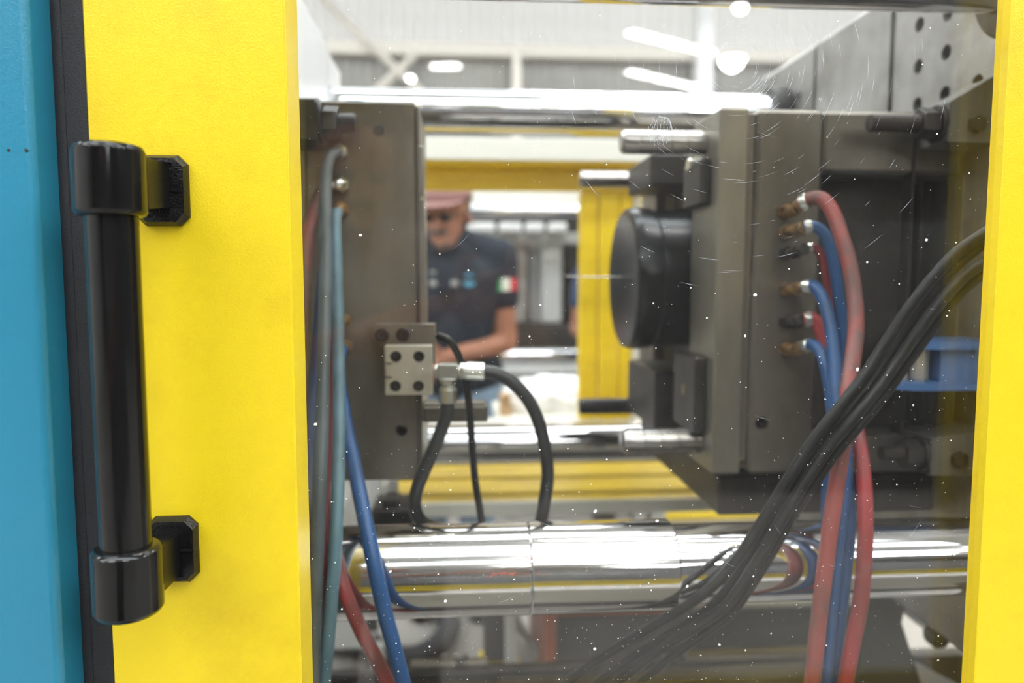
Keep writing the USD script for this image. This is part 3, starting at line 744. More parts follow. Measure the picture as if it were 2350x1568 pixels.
# ------------------------------------------------------------------ valve block, tee and hydraulic hoses
t = Thing('mounting_bracket', 'dull steel bracket with two socket screws above the valve block', 'bracket')
yb = YM - .036
a, b = at(858, 746, yb), at(998, 835, yb)
t.add('bracket_plate', prism([(a[0], a[2]), (b[0], a[2]), (b[0], b[2]), (at(905, 0, yb)[0], b[2]), (at(878, 0, yb)[0], at(0, 818, yb)[2]), (a[0], at(0, 770, yb)[2])], 1, yb, YM - .0002), STEEL)
for px, py in ((877, 769), (926, 768)):
    p = at(px, py, yb); s = m3.Manifold(m3.Mesh(np.asarray((c := cyl((p[0], yb + .0005, p[2]), (p[0], yb - .006, p[2]), .0075, .001, 32)).vertices, np.float32), np.asarray(c.faces, np.uint32)))
    t.add('socket_screw', s - mani(hexa((p[0], yb - .003, p[2]), (0, -1, 0), .0038, .006)), STEEL_B)
t.done()
t = Thing('valve_block', 'light machined steel valve block with four counterbored holes', 'valve block')
yv = YM - .050
a, b = at(882, 793, yv), at(993, 907, yv)
vb = box(a[0], b[0], yv, YM - .037, b[2], a[2], .0012) + box(a[0] + .004, b[0] - .004, YM - .038, YM - .0002, b[2] + .002, at(0, 838, yv)[2], .001)
for px, py in ((908, 819), (961, 819), (907, 887), (960, 887)):
    p = at(px, py, yv); vb = vb - hole((p[0], yv - .005, p[2]), (0, 1, 0), .0061, .015)
for py in (835, 867):
    p = at(882, py, yv); vb = vb - box(p[0] - .01, p[0] + .0072, yv - .01, YM, p[2] - .0011, p[2] + .0011, 0)
body = t.add('block', vb, BLOCK)
for px, py in ((908, 819), (961, 819), (907, 887), (960, 887)):
    p = at(px, py, yv); t.add('socket_screw', mani(cyl((p[0], yv + .0095, p[2]), (p[0], yv + .004, p[2]), .0056, .0006)) - mani(hexa((p[0], yv + .0065, p[2]), (0, -1, 0), .0028, .006)), STEEL_B)
t.done()
t = Thing('tee_fitting', 'bright zinc-plated hydraulic tee fitting beside the valve block', 'pipe fitting')
yt = YM - .040
c0 = at(1027, 852, yt); l = at(995, 851, yt); rr = at(1062, 851, yt); dn = at(1027, 884, yt)
t.add('nipple', join(cyl((l[0], yt, c0[2]), c0, .0052), hexa((l[0] + .001, yt, c0[2]), (1, 0, 0), .0075, .006)), ZINC)
t.add('tee_body', join(box(c0[0] - .011, c0[0] + .012, yt - .009, yt + .009, c0[2] - .009, c0[2] + .009, .002), cyl(c0, (rr[0] + .003, yt, c0[2]), .0062), cyl(c0, (c0[0], yt, dn[2]), .0062)), ZINC)
t.add('union_nut', join(hexa((at(1050, 0, yt)[0], yt, c0[2]), (1, 0, 0), .0088, .008)), ZINC)
t.add('union_nut', hexa((c0[0], yt, at(0, 874, yt)[2]), (0, 0, -1), .0088, .008), ZINC)
t.done()
for lab, P, cr, r in (('black hydraulic hose arching right from the tee fitting', [(1058, 851, yt), (1112, 853, yt), (1140, 858, yt), (1178, 880, yt), (1212, 918, yt), (1236, 968, yt), (1251, 1030, yt + .002), (1257, 1090, yt + .004), (1250, 1150, yt + .006), (1241, 1205, yt + .012), (1236, 1260, yt + .025), (1232, 1330, yt + .04)], 1, .0072),
                      ('black hydraulic hose curling down from the tee fitting', [(1027, 884, yt), (1028, 925, yt), (1022, 960, yt), (1004, 1010, yt + .001), (980, 1066, yt + .002), (958, 1120, yt + .002), (952, 1160, yt + .003), (962, 1190, yt + .006), (985, 1206, yt + .016), (1020, 1216, yt + .03), (1060, 1240, yt + .045)], 1, .0072)):
    t = Thing('hydraulic_hose', lab, 'hose')
    P3 = [at(*q) for q in P]
    d = P3[1] - P3[0]; L = np.linalg.norm(d)
    rb = .0098
    fer = [(0, .006), (L * .08, .0085), (L * .2, .0085), (L * .22, rb)]
    t.add('ferrule', lathe(P3[0] + d * .02, d, fer + [(L * .94, rb), (L * .98, rb - .0012)], 16), ZINC, smooth=20)
    t.add('hose', tube(P3[1:], r, 18, 8), HOSE_B)
    t.done()
single('thin_cable', tube([at(1004, 770, .82), at(1030, 782, .813), at(1052, 815, .819), at(1066, 860, .821), at(1074, 910, .821), at(1079, 960, .820), at(1083, 1020, .82), at(1090, 1100, .82), at(1101, 1170, .82), at(1112, 1240, .82), at(1122, 1330, .83)], .0042, 12, 7), CABLE,
       'thin black cable hanging behind the tee fitting', 'cable')
t = Thing('latch_plate', 'dull grooved steel latch plate below the tee fitting', 'latch')
y = YM + .02
a, b = at(967, 928, y), at(1120, 968, y)
t.add('latch_body', join(box(X1 + .0002, b[0], y, y + .03, b[2], at(0, 946, y)[2], .0015), box(X1 + .0002, at(1112, 0, y)[0], y + .004, y + .03, at(0, 945, y)[2], a[2], .0015)), STEEL)
t.done()

# ------------------------------------------------------------------ blue clevis at the right
t = Thing('clevis_bracket', 'blue painted clevis bracket with two rounded flanges behind the black cables', 'bracket')
y0, y1 = .765, YM - .002
for px, pyt, th in ((2104, 786, .0085), (2052, 881, .0085)):
    xr, z = at(px, pyt, y0)[0], at(px, pyt, y0)[2]; ry = (y1 - y0) / 2; ym = (y0 + y1) / 2
    out = [(xr + ry - ry * math.sin(a), ym + ry * math.cos(a)) for a in np.linspace(0, math.pi, 15)]
    t.add('flange', prism([(XE, y1)] + out + [(XE, y0)], 2, z - th, z), BLUE_P)
zt_, zb_ = at(2104, 786, y0)[2] - .0085, at(2052, 881, y0)[2]
xw = at(2168, 840, y0 + .012)[0]
t.add('web', prism([(xw - .006, y0 + .010), (xw + .006, y0 + .008), (XE, y0 + .008), (XE, y1 - .01), (xw, y1 - .01)], 2, zb_, zt_), BLUE_P)
p = at(2126, 835, y0 + .018)
t.add('spacer', join(cyl((p[0], y0 + .03, zb_), (p[0], y0 + .03, zt_ - .001), .0095, .001), cyl((p[0] - .017, y0 + .035, zb_), (p[0] - .017, y0 + .035, zb_ + .016), .006, .001)), BLOCK, label='bare steel spacer post')
t.done()

# ------------------------------------------------------------------ machine bed and what stands low inside the machine
t = Thing('machine_bed', 'brown machined steel machine bed under the tie bars', 'machine bed')
zr = at(900, 1547, 1.22)[2]
t.add('rear_rail', box(-.8, 1.15, 1.22, 1.245, zr - .12, zr, .004), STEEL_D)
t.add('front_rail', box(-.8, 1.15, .60, .70, zr - .22, zr - .10, .004), STEEL_D)
for x in (-.75, 1.05):
    t.add('cross_beam', box(x, x + .10, .60, 1.30, zr - .30, zr - .12, .004), STEEL_D)
for x in (-.75, 1.05):
    for y in (.60, 1.20):
        t.add('leg', box(x, x + .10, y, y + .10, 0, zr - .30, .004), STEEL_D)
for px, w in ((1010, .05), (1080, .03)):
    p = at(px, 1540, 1.24); t.add('stop_block', box(p[0] - w, p[0] + w, 1.222, 1.243, zr, zr + .014, .003), STEEL)
for px in (1020, 1068, 1510, 1560):
    p = at(px, 1540, 1.235); t.add('bed_bolt', join(hexa((p[0], 1.235, zr - .0005), (0, 0, 1), .013, .012), cyl((p[0], 1.235, zr + .010), (p[0], 1.235, zr + .022), .006)), STEEL)
a, b = at(1375, 1568, 1.215), at(1445, 1545, 1.215)
t.done()
t = Thing('base_panel', 'grey-green steel base panel under the fixed platen', 'panel')
a, b = at(1578, 1400, 1.42), at(2215, 1510, 1.42)
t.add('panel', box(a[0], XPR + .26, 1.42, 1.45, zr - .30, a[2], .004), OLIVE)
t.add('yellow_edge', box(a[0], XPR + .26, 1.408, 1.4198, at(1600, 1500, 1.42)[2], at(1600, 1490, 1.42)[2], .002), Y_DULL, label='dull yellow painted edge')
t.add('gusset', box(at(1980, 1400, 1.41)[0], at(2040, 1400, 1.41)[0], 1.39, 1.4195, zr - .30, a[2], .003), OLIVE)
t.done()
t = Thing('drip_plate', 'dark steel plate lying low at the lower right of the window', 'plate')
z = at(1900, 1512, 1.19)[2]
q = [atZ(1150, 1552, z), atZ(2080, 1508, z), atZ(2330, 1640, z), atZ(1050, 1760, z)]
t.add('plate', prism([(p[0], p[1]) for p in q], 2, z - .008, z), STEEL_D)
t.add('support', box(.05, XPR, 1.10, 1.13, zr - .15, z - .008, .002), STEEL_D)
t.done()
t = Thing('side_plate', 'grey side plate with a black knob at the lower right of the window', 'plate')
y = 1.02
a, b = at(2120, 1410, y), at(2260, 1600, y)
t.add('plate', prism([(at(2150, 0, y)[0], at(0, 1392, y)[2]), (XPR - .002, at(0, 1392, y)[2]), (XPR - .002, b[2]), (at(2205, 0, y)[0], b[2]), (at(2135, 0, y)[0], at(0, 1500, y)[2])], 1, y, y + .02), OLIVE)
p = at(2152, 1462, y - .02)
t.add('knob', join(lathe((p[0], y - .0002, p[2]), (0, -1, 0), [(0, .010), (.010, .016), (.024, .0165), (.030, .012)], 24), lathe((p[0] - .004, y - .0002, p[2] + .020), (0, -1, 0), [(0, .008), (.014, .011), (.02, .008)], 20)), GLOSS, label='black plastic knob')
t.add('pin', cyl((p[0] + .022, y - .003, p[2] + .007), (p[0] + .022, y - .003, p[2] - .012), .0045), ZINC)
t.done()
t = Thing('ribbed_plate', 'pale grey-green ribbed bracket beside the black knob', 'bracket')
y = 1.12
o = [(2062, 1400), (2085, 1376), (2128, 1372), (2132, 1440), (2122, 1446)]
P2 = [at(px, py, y) for px, py in o]
t.add('web', prism([(p[0], p[2]) for p in P2], 1, y, y + .012), TIN)
t.add('arm', box(at(2095, 0, y)[0] - .01, at(2095, 0, y)[0] + .01, y + .0125, 1.4075, at(0, 1400, y)[2] - .01, at(0, 1400, y)[2] + .006, .002), TIN)
for k in range(4):
    a, b = at(2068 + k * 15, 1396 - k * 6, y - .002), at(2124 + k * 3, 1440 - k * 16, y - .002)
    t.add('rib', tube([a, b], .0022, 6, smooth=False), TIN)
t.done()

# ------------------------------------------------------------------ the guard at the machine's far side
g = Thing('rear_guard', 'yellow enamelled guard frame at the far side of the machine', 'guard')
yn, yf = 1.75, 1.86
zh = at(1200, 370, yn)[2]; zl = at(1200, 320, yn)[2]
GX0, GX1 = -1.0, 1.15
g.add('cream_lip', box(GX0, GX1, yn - .012, yn, zh, zl, .002), CREAM, label='cream front edge of the hood')
g.add('hood', box(GX0, GX1, yn + .0005, yf + .06, zh, zh + .004, .001), Y_FAR)
zr_ = at(1200, 437, yf)[2]
g.add('upper_rail', box(GX0, GX1, yf, yf + .03, zr_, zh - .0005, .003), Y_FAR)
zs = at(1200, 966, yf)[2]
x0, x1, x2, x3 = (at(px, 700, yf)[0] for px in (1331, 1372, 1420, 1451))
g.add('post', box(x0, x1 - .001, yf, yf + .04, zs, zr_ - .0005, .004), Y_FAR)
g.add('post', box(x1 + .001, x2 - .001, yf - .004, yf + .036, zs, zr_ - .0005, .004), Y_FAR)
g.add('post', box(x2 + .001, x3, yf, yf + .04, zs, zr_ - .0005, .004), Y_FAR)
g.add('edge_trim', box(x3 + .0005, at(1468, 700, yf)[0], yf - .004, yf + .03, zs, zr_ - .0005, .003), CREAM)
g.add('far_post', box(.95, 1.05, yf, yf + .04, zs, zr_ - .0005, .004), Y_FAR)
g.add('far_post', box(-.95, -.80, yf, yf + .04, zs, zr_ - .0005, .004), Y_FAR)
g.add('sill', box(GX0, GX1, yf - .02, yf + .05, at(1200, 990, yf)[2], zs - .0005, .003), CREAM)
zt_ = at(1200, 1064, 1.62)[2]
for k, (ya, yb2, dz) in enumerate(((1.345, 1.40, -.006), (1.40, 1.455, 0), (1.455, 1.51, -.004), (1.51, 1.565, .002), (1.565, 1.84, .004))):
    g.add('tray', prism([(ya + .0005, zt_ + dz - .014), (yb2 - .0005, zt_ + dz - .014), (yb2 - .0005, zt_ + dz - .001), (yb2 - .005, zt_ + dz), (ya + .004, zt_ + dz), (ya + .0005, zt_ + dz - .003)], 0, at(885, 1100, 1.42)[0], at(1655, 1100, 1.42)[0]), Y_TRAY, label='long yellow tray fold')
g.add('tray_lip', box(at(885, 1100, 1.42)[0], at(1655, 1100, 1.42)[0], 1.331, 1.3445, at(1200, 1182, 1.335)[2], at(1200, 1152, 1.335)[2], .002), CREAM)
g.add('lower_panel', box(at(885, 1100, 1.42)[0], GX1, yf + .0, yf + .02, zt_ - .08, at(1200, 990, yf)[2] - .0005, .003), Y_FAR)
for x in (-.95, .97):
    g.add('leg', box(x, x + .07, yf, yf + .045, 0, zt_ - .03, .004), Y_FAR)
g.done()
t = Thing('terminal_box', 'small cream terminal box on the yellow tray behind the left hoses', 'box')
y = 1.31
a, b = at(872, 1112, y), at(908, 1156, y)
t.add('case', box(a[0], b[0], y, y + .05, b[2], a[2], .004), CREAM)
t.add('lid', box(at(878, 0, y)[0], at(900, 0, y)[0], y - .004, y - .0002, at(0, 1146, y)[2], at(0, 1117, y)[2], .001), TIN)
t.done()
t = Thing('cable_carrier', 'black block in the gap under the left mould half', 'block')
a, b = at(850, 1150, 1.20), at(948, 1212, 1.20)
t.add('case', join(box(a[0], b[0], 1.20, 1.29, b[2] - .04, a[2] - .015, .004), box(a[0] + .02, a[0] + .045, 1.205, 1.25, a[2] - .02, a[2], .003)), STEEL_B)
t.done()

# ------------------------------------------------------------------ floor things seen under the bars
t = Thing('floor_hose', 'thick black hose looped on the concrete floor', 'hose')
P = [atZ(x, y, .045) for x, y in ((820, 1300), (905, 1330), (985, 1372), (1030, 1420), (1022, 1462), (985, 1496), (945, 1512), (905, 1508), (868, 1490), (820, 1470), (700, 1460))]
t.add('hose', tube(P, .043, 16, 8), RUBBER); t.done()
t = Thing('levelling_foot', 'black machine foot on a yellow base plate on the floor', 'machine foot')
p = atZ(1146, 1520, .02)
t.add('pad', box(p[0] - .07, p[0] + .07, p[1] - .05, p[1] + .07, 0, .03, .004), Y_FAR)
t.add('column', box(p[0] - .057, p[0] + .057, p[1] - .03, p[1] + .06, .0302, .36, .004), DARK); t.done()
single('floor_pipe', tube([atZ(1180, 1400, .30), atZ(1195, 1445, .16), atZ(1262, 1540, .02)], .016, 12, 6), TIN, 'thin grey pipe leaning down to the floor beside the black machine foot', 'pipe')
t = Thing('floor_cabinet', 'dark cabinet with a rust-red frame under the machine', 'cabinet')
y = 2.25
a, b = at(1252, 1395, y), at(1640, 1530, y)
z0 = 0.0
t.add('body', box(a[0] + .02, b[0], y + .02, y + .55, .03, a[2] - .02, .004), DARK)
t.add('frame_post', box(a[0], a[0] + .034, y, y + .55, 0, a[2], .004), RUST)
t.add('frame_rail', box(a[0] + .0342, b[0], y, y + .05, a[2] - .03, a[2], .004), RUST)
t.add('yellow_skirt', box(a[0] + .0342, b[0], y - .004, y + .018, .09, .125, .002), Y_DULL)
t.done()
t = Thing('tool_trolley', 'pale grey enamelled floor cabinet behind the left hoses', 'cabinet')
y = 2.30
a = at(800, 1400, y)
t.add('body', box(a[0] - .30, at(850, 1400, y)[0], y, y + .4, .20, 1.0, .006), TIN)
t.add('panel_hole', box(at(812, 0, y)[0], at(846, 0, y)[0], y - .004, y + .002, at(0, 1478, y)[2], at(0, 1438, y)[2], .002), DARK)
for x in (a[0] - .28, at(828, 0, y)[0]):
    t.add('leg', box(x, x + .035, y + .02, y + .06, 0, .20, .003), TIN)
t.done()

# ------------------------------------------------------------------ the next machine across the aisle
n = Thing('opposite_machine', 'grey moulding machine with bright tie bars across the aisle', 'machine')
y = 4.10
for py, r in ((484, .036), (815, .036)):
    p = at(1200, py, y); n.add('tie_bar', lathe((-1.4, y, p[2]), (1, 0, 0), [(0, r - .003), (.003, r), (3.4, r), (3.403, r - .003)], 40), CHROME)
zz = lambda py, yy: at(1200, py, yy)[2]
n.add('cream_cover', box(-1.6, 2.4, y + .30, y + .45, zz(470, y + .3), zz(425, y + .3) + .18, .01), CREAM)
n.add('rear_wall', box(-1.6, 2.4, y + .9, y + .95, .4, zz(430, y + .9), 0), STEEL_D)
xw = [at(px, 600, y + .4)[0] for px in (1060, 1133, 1142, 1192, 1200, 1240, 1250, 1290, 1300)]
for a, b in ((0, 1), (2, 3), (4, 5), (6, 7)):
    n.add('white_cover', box(xw[a], xw[b], y + .20, y + .30, zz(531, y + .2), zz(511, y + .2), .008), WHITE)
n.add('cover_rail', box(-1.2, 2.0, y + .302, y + .36, zz(560, y + .3), zz(534, y + .3), .006), TIN)
for a, b, yy, m_2 in ((1120, 1168, y + .33, TIN), (1172, 1212, y + .38, PLATEN), (1216, 1240, y + .45, TIN), (1244, 1290, y + .33, TIN), (1296, 1340, y + .42, STEEL_D)):
    n.add('mould_plate', box(at(a, 600, yy)[0], at(b, 600, yy)[0], yy, yy + .4, zz(742, yy), zz(556, yy), .01), m_2)
n.add('lower_beam', box(-1.6, 2.4, y + .32, y + .5, zz(800, y + .32), zz(748, y + .32), .01), STEEL_D)
n.add('base', box(-1.6, 2.4, y + .10, y + 1.0, 0, zz(845, y + .1), .02), TIN)
n.add('guard_rail', box(1.0, 2.4, y - .05, y + .05, 0, 2.3, .02), Y_FAR)
n.done()

t = Thing('neighbour_cabinet', 'dark grey machine cabinet across the front aisle, mirrored only in the tie bars', 'cabinet')
t.add('body', box(-1.6, 5.2, -4.3, -3.4, .08, 1.72, .02), DARKWALL)
t.add('plinth', box(-1.55, 5.15, -4.25, -3.44, 0, .0798, 0), DARK)
for x in (-1.5, -.2, 1.1, 2.4, 3.7):
    t.add('door_leaf', box(x, x + 1.26, -3.3995, -3.38, .14, 1.66, .006), DARKWALL)
    t.add('door_grip', box(x + 1.14, x + 1.17, -3.3795, -3.35, .85, 1.0, .004), TIN)
t.done()

t = Thing('work_table', 'work table across the aisle carrying a white plastic heap', 'table')
y = 2.35
zt2 = at(1200, 962, y)[2]
tx0, tx1 = at(1140, 900, y)[0], at(1560, 900, y)[0]
t.add('tabletop', box(tx0, tx1, y, y + .36, zt2 - .03, zt2, .006), CREAM)
for x in (tx0 + .03, tx1 - .07):
    for yy in (y + .03, y + .29):
        t.add('leg', box(x, x + .04, yy, yy + .04, 0, zt2 - .0302, .004), TIN)
t.done()
sp = trimesh.creation.icosphere(subdivisions=4, radius=1.0)
v = np.array(sp.vertices)
a, b = at(1158, 950, y + .12), at(1400, 890, y + .12)
cx = (a[0] + b[0]) / 2; w = (b[0] - a[0]) / 2; hgt = at(0, 888, y + .12)[2] - zt2
k = 1 + .35 * (meshkit.fbm(v * 2.3 + 5, 4) - .5) + .12 * np.abs(np.sin(v[:, 0] * 9 + v[:, 1] * 5))
v = np.c_[np.clip(v[:, 0] * k, -1, 1) * w, v[:, 1] * k * .12, np.maximum(v[:, 2] * k, 0) ** .8 * hgt] + [cx, y + .19, zt2 + .002]
t = Thing('plastic_bag', 'crumpled white plastic bag with a pale blue print on the work table', 'bag')
t.add('bag', trimesh.Trimesh(v, sp.faces, process=False), WHITE, smooth=True)
a, b = at(1275, 915, y + .075), at(1330, 944, y + .075)
t.add('print', box(a[0], b[0], y + .075, y + .082, b[2], a[2], .002), BAGBLUE, label='pale blue printed area')
t.done()
t = Thing('cardboard_box', 'small tan cardboard box beside the white plastic bag', 'box')
a, b = at(1148, 962, y + .05), at(1172, 910, y + .05)
t.add('carton', box(a[0], b[0], y + .05, y + .13, zt2 + .0005, b[2], .002), TAN)
t.add('flap', box(a[0] + .001, b[0] - .001, y + .045, y + .0498, b[2] - .012, b[2] + .006, .001), TAN)
t.done()

# ------------------------------------------------------------------ people
def blob(bones, fine=.016, smooth=14):
    M = m3.Manifold()
    for p, rp, q, rq in bones:
        s0 = m3.Manifold.sphere(rp, 20).translate(tuple(map(float, p))); s1 = m3.Manifold.sphere(rq, 20).translate(tuple(map(float, q)))
        M = M + m3.Manifold.batch_hull([s0, s1])
    M = M.refine_to_length(fine)
    t = tri(M)
    t = trimesh.Trimesh(t.vertices, t.faces, process=True)
    trimesh.smoothing.filter_taubin(t, lamb=.5, nu=.53, iterations=smooth)
    return t


def hand(w, d, side, palm_n, L=.19, curl=.5):
    """Bones of a hand: w the wrist, d the way the fingers point, palm_n out of the palm, side towards the thumb."""
    d, palm_n, side = (np.asarray(x, float) / np.linalg.norm(x) for x in (d, palm_n, side))
    out = [(w, .026, w + d * .05, .022)]
    k0 = w + d * .095
    for i, (o, l, r) in enumerate(((.030, .074, .0088), (.010, .082, .0092), (-.011, .076, .0088), (-.031, .060, .0078))):
        a = k0 + side * o; out.append((w + d * .03 + side * o * .75, .0175, a, .0115))
        u = d; p = a
        for j, fr in enumerate((.46, .30, .24)):
            ang = curl * (.55 + .4 * j); u = u * math.cos(ang) + palm_n * math.sin(ang); u /= np.linalg.norm(u)
            q = p + u * l * fr; out.append((p, r - j * .0008, q, r - .0008 - j * .0008)); p = q
    tb = w + d * .028 + side * .030; t1 = tb + (d * .55 + side * .75 + palm_n * .25) * .045; t2 = t1 + (d * .85 + side * .25 + palm_n * .3) * .034
    out += [(w + d * .02, .020, tb, .016), (tb, .015, t1, .0108), (t1, .0105, t2, .009)]
    return out


def person(name, label, base, yaw, headturn=0, scale=1.0, cap=True, arms=None, shirt=NAVY, shirt_cat='polo_shirt', trousers=DENIM, lean=.05, badge=True, capmat=CAP, detail=True, nod=0.0):
    """Stands at base facing -y turned by yaw; arms: {'l': (elbow, wrist), 'r': ...} in body axes (x to the person's left = picture right, y forward = to the camera, z up)."""
    t = Thing(name, label, 'person')
    ca, sa = math.cos(yaw), math.sin(yaw)

    def W(p):
        x, f, z = np.asarray(p, float) * scale
        return np.array([base[0] + ca * x - sa * f, base[1] - (ca * f + sa * x), z])
    hips, chest, neck = (0, 0, .95), (0, lean, 1.30), (0, lean + .015, 1.475)
    hd = np.array([0.0, lean + .045 + nod, 1.60 - nod])
    skel = [((-.075, 0, .95), .115, (.075, 0, .95), .115), ((0, 0, .95), .125, (0, lean * .6, 1.12), .12), ((-.06, lean * .6, 1.12), .105, (-.10, lean, 1.32), .105), ((.06, lean * .6, 1.12), .105, (.10, lean, 1.32), .105),
            ((-.10, lean, 1.32), .105, (.10, lean, 1.32), .105), ((-.155, lean, 1.405), .062, (0, lean, 1.44), .07), ((.155, lean, 1.405), .062, (0, lean, 1.44), .07)]
    neckb = [((0, lean, 1.43), .062, (0, lean + .03, 1.53), .056)]
    legs = []
    for s in (-1, 1):
        legs += [((s * .085, 0, .93), .098, (s * .095, .02, .50), .062), ((s * .095, .02, .50), .062, (s * .10, -.01, .10), .045)]
    foot = [b for s in (-1, 1) for b in (((s * .10, -.03, .05), .044, (s * .115, .15, .036), .036),)]
    arm, slv = [], []
    for k, s in (('r', -1), ('l', 1)):
        sh = np.array([s * .185, lean, 1.40]); el, wr = (np.array(x) for x in arms[k])
        arm += [(sh, .058, el, .043), (el, .043, wr, .030)]
        slv += [(sh, .074, sh + (el - sh) * .45, .066)]
    B = lambda bones, g=0: [(W(p), (r + g) * scale, W(q), (r2 + g) * scale) for p, r, q, r2 in bones]
    # head
    fwd = np.array([math.sin(headturn), math.cos(headturn), -.10 - 3 * nod]); fwd /= np.linalg.norm(fwd); lat = np.array([fwd[1], -fwd[0], 0]); lat /= np.linalg.norm(lat); upv = np.cross(lat, fwd)
    upv = upv if upv[2] > 0 else -upv
    hp = lambda x, f, z: hd + lat * x + fwd * f + upv * z
    headb = [(hp(0, -.02, .045), .083, hp(0, .015, .04), .080), (hp(0, .02, .0), .072, hp(0, .045, -.062), .050), (hp(0, .07, -.085), .028, hp(0, .03, -.07), .045), (hp(0, .092, .012), .012, hp(0, .108, -.022), .013),
             (hp(-.028, .085, .028), .012, hp(.028, .085, .028), .012), (hp(-.02, .088, -.055), .010, hp(.02, .088, -.055), .010), (hp(0, -.01, -.04), .055, (0, lean + .03, 1.52), .054)]
    for s in (-1, 1):
        headb.append((hp(s * .078, .0, .01), .012, hp(s * .084, -.012, -.022), .010))
    hands = []
    for k, s in (('r', -1), ('l', 1)):
        el, wr = (np.array(x) for x in arms[k]); d = wr - el; d /= np.linalg.norm(d)
        side = np.cross(d, [0, 0, 1.0]) * 0 + np.array([0, 0, 1.0]) - d * d[2]
        pn = np.cross(side, d) * (1 if s < 0 else -1)
        if detail: hands += hand(wr, d, side, pn, curl=.55)
        else: hands += [(wr, .028, wr + d * .1, .03)]
    body = blob(B(skel) + B(neckb) + B(legs) + B(arm) + B(headb), .016 if detail else .03, 10)
    hm = [blob(B(hands[i * len(hands) // 2:(i + 1) * len(hands) // 2]), .006 if detail else .02, 4) for i in (0, 1)]
    t.add('body', trimesh.util.concatenate([body] + hm), SKIN, smooth=True)
    sh_m = blob(B(skel, .016) + B(slv, .004) + [(W((0, lean, 1.44)), .078 * scale, W((0, lean + .008, 1.485)), .072 * scale)], .016 if detail else .03, 8)
    shirt_p = t.add(shirt_cat, sh_m, shirt, smooth=True)
    t.add('trousers', blob(B(legs, .016) + B([((-.07, 0, .96), .122, (.07, 0, .96), .122)]), .02, 6), trousers, smooth=True)
    t.add('shoes', blob(B(foot, .006), .014, 4), HAIR, smooth=True)
    ctr = W(hp(0, -.012, .052))
    t.add('hair', blob(B([(hp(0, -.035, .04), .083, hp(0, -.01, .058), .082), (hp(0, -.05, -.03), .06, hp(0, -.04, .04), .08)]), .014, 4), HAIR, smooth=True)
    if detail:
        t.add('moustache', blob(B([(hp(-.026, .098, -.040), .008, hp(0, .106, -.034), .010), (hp(.026, .098, -.040), .008, hp(0, .106, -.034), .010), (hp(-.018, .085, -.092), .012, hp(.018, .085, -.092), .012)]), .005, 3), HAIR, smooth=True)
        for s in (-1, 1):
            e = W(hp(s * .032, .092, .012)); t.add('eyeglass_lens', trimesh.Trimesh(trimesh.creation.icosphere(2, .021 * scale).vertices * [1, .35, .72] + e, trimesh.creation.icosphere(2, .021).faces, process=False), LENS, smooth=True)
        t.add('glasses_frame', trimesh.util.concatenate([tube([W(hp(-.018, .105, .018)), W(hp(0, .110, .020)), W(hp(.018, .105, .018))], .002, 6, 4)] + [tube([W(hp(s * .05, .092, .018)), W(hp(s * .075, .05, .018)), W(hp(s * .085, -.01, .012))], .002, 6, 4) for s in (-1, 1)]), HAIR)
    if cap:
        dome_ = lathe(W(hp(0, -.01, .055)), np.array(W(hp(0, -.01, .155))) - W(hp(0, -.01, .055)), [(0, .100 * scale), (.03, .100 * scale), (.062, .085 * scale), (.085, .055 * scale), (.093, .02 * scale)], 28)
        cp = t.add('cap', dome_, capmat, smooth=True)
        br = [hp(.092 * math.sin(a), .02 + (.085 + .065 * math.cos(a * .9)) * max(math.cos(a), 0) ** .35, .058 + .0 * a) for a in np.linspace(-1.45, 1.45, 13)]
        bk = [hp(.088 * math.sin(a), .088 * math.cos(a) - .01, .062) for a in np.linspace(-1.45, 1.45, 13)]
        P0 = np.array([W(x) for x in br]); P1 = np.array([W(x) for x in bk]); up = np.array([0, 0, .006])
        V = np.vstack([P0, P1, P0 + up, P1 + up]); Fc = []
        for i in range(12):
            Fc += [(i, i + 1, 14 + i, 13 + i), (26 + i + 1, 26 + i, 39 + i, 39 + i + 1), (i + 1, i, 26 + i, 26 + i + 1)]
        vv, ff, _ = meshkit.arrays((V, np.array(Fc)))
        t.add('brim', trimesh.Trimesh(vv, ff, process=False), capmat, under=cp)
    if badge:
        def patch(x, f, z, w, h, dx=(1, 0, 0), nrm=(0, 1, 0)):
            c_ = W((x, f, z)); u = W(np.array((x, f, z)) + np.array(dx) * .01) - c_; u /= np.linalg.norm(u); nn = W(np.array((x, f, z)) + np.array(nrm) * .01) - c_; nn /= np.linalg.norm(nn)
            pts = [c_ + u * a * w / 2 + np.array([0, 0, b * h / 2]) + nn * e for a in (-1, 1) for b in (-1, 1) for e in (-.006, .002)]
            return m3.Manifold.hull_points(np.array(pts))
        c_ = W((.085, lean + .117, 1.315)); nn = W((.085, lean + .217, 1.315)) - c_
        t.add('chest_badge', lathe(c_ - nn * .08, nn, [(0, .026), (.010, .026), (.0105, .024)], 20), BADGE, under=shirt_p, label='round blue chest badge')
        t.add('chest_lettering', join(patch(.03, lean + .120, 1.305, .028, .022), patch(-.05, lean + .120, 1.305, .026, .024), patch(-.05, lean + .120, 1.345, .022, .012)), F_PALE, under=shirt_p, label='small pale chest lettering, too blurred to read')
        sh = np.array([.185, lean, 1.40]); el = np.array(arms['l'][0]); m0 = sh + (el - sh) * .31
        for j, mm in enumerate((F_GREEN, F_WHITE, F_RED)):
            ang = math.radians(-8 + 28 * j); nr = np.array([math.sin(ang), math.cos(ang), 0]); c3 = m0 + nr * .071
            t.add('flag_stripe', patch(*c3, .034, .050, dx=(math.cos(ang), -math.sin(ang), 0), nrm=nr), mm, under=shirt_p, label=('green', 'white', 'red')[j] + ' stripe of the sleeve flag')
    t.done()


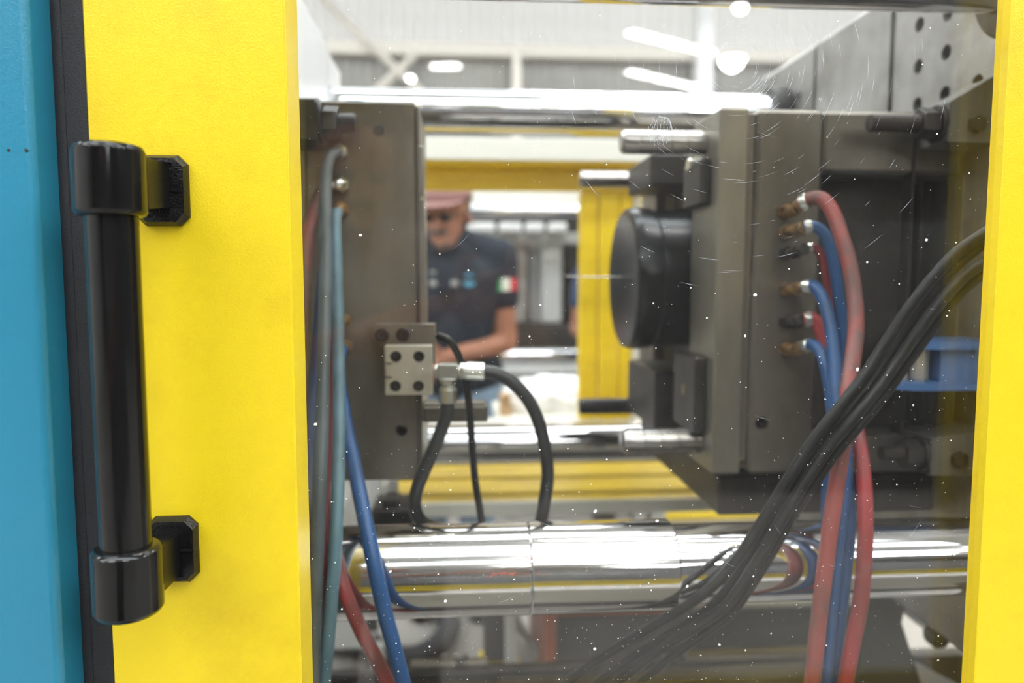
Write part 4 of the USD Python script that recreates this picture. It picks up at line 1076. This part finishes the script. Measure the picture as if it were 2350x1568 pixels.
py_ = 3.06
pc = at(1036, 640, py_)
arms = {'l': ((.215, .05, 1.075), (.0, .20, 1.03)), 'r': ((-.235, .06, 1.10), (-.09, .25, 1.03))}
person('person', 'person in navy polo, jeans and rose cap working behind the left mould half', (pc[0], py_), .10, headturn=-.25, scale=1.045, arms=arms, nod=.05)
pc = at(1376, 640, 3.75)
arms2 = {'l': ((.24, .06, 1.13), (.14, .26, 1.05)), 'r': ((-.24, .06, 1.13), (-.14, .26, 1.05))}
person('person', 'person in dark blue partly hidden behind the yellow post of the rear guard', (pc[0] + .13, 3.72), 0.15, scale=1.0, cap=False, arms=arms2, shirt=PBLUE, trousers=HAIR, badge=False, detail=False)
arms3 = {'l': ((.27, .10, 1.16), (-.20, .29, 1.325)), 'r': ((-.40, .07, 1.17), (-.33, .29, 1.335))}
person('person', 'person in grey sleeves standing outside, reflected only faintly in the window', (-.22, -.56), math.pi, scale=1.0, cap=False, arms=arms3, shirt=GREYSHIRT, trousers=DARKTR, badge=False, headturn=-.35, nod=.02)
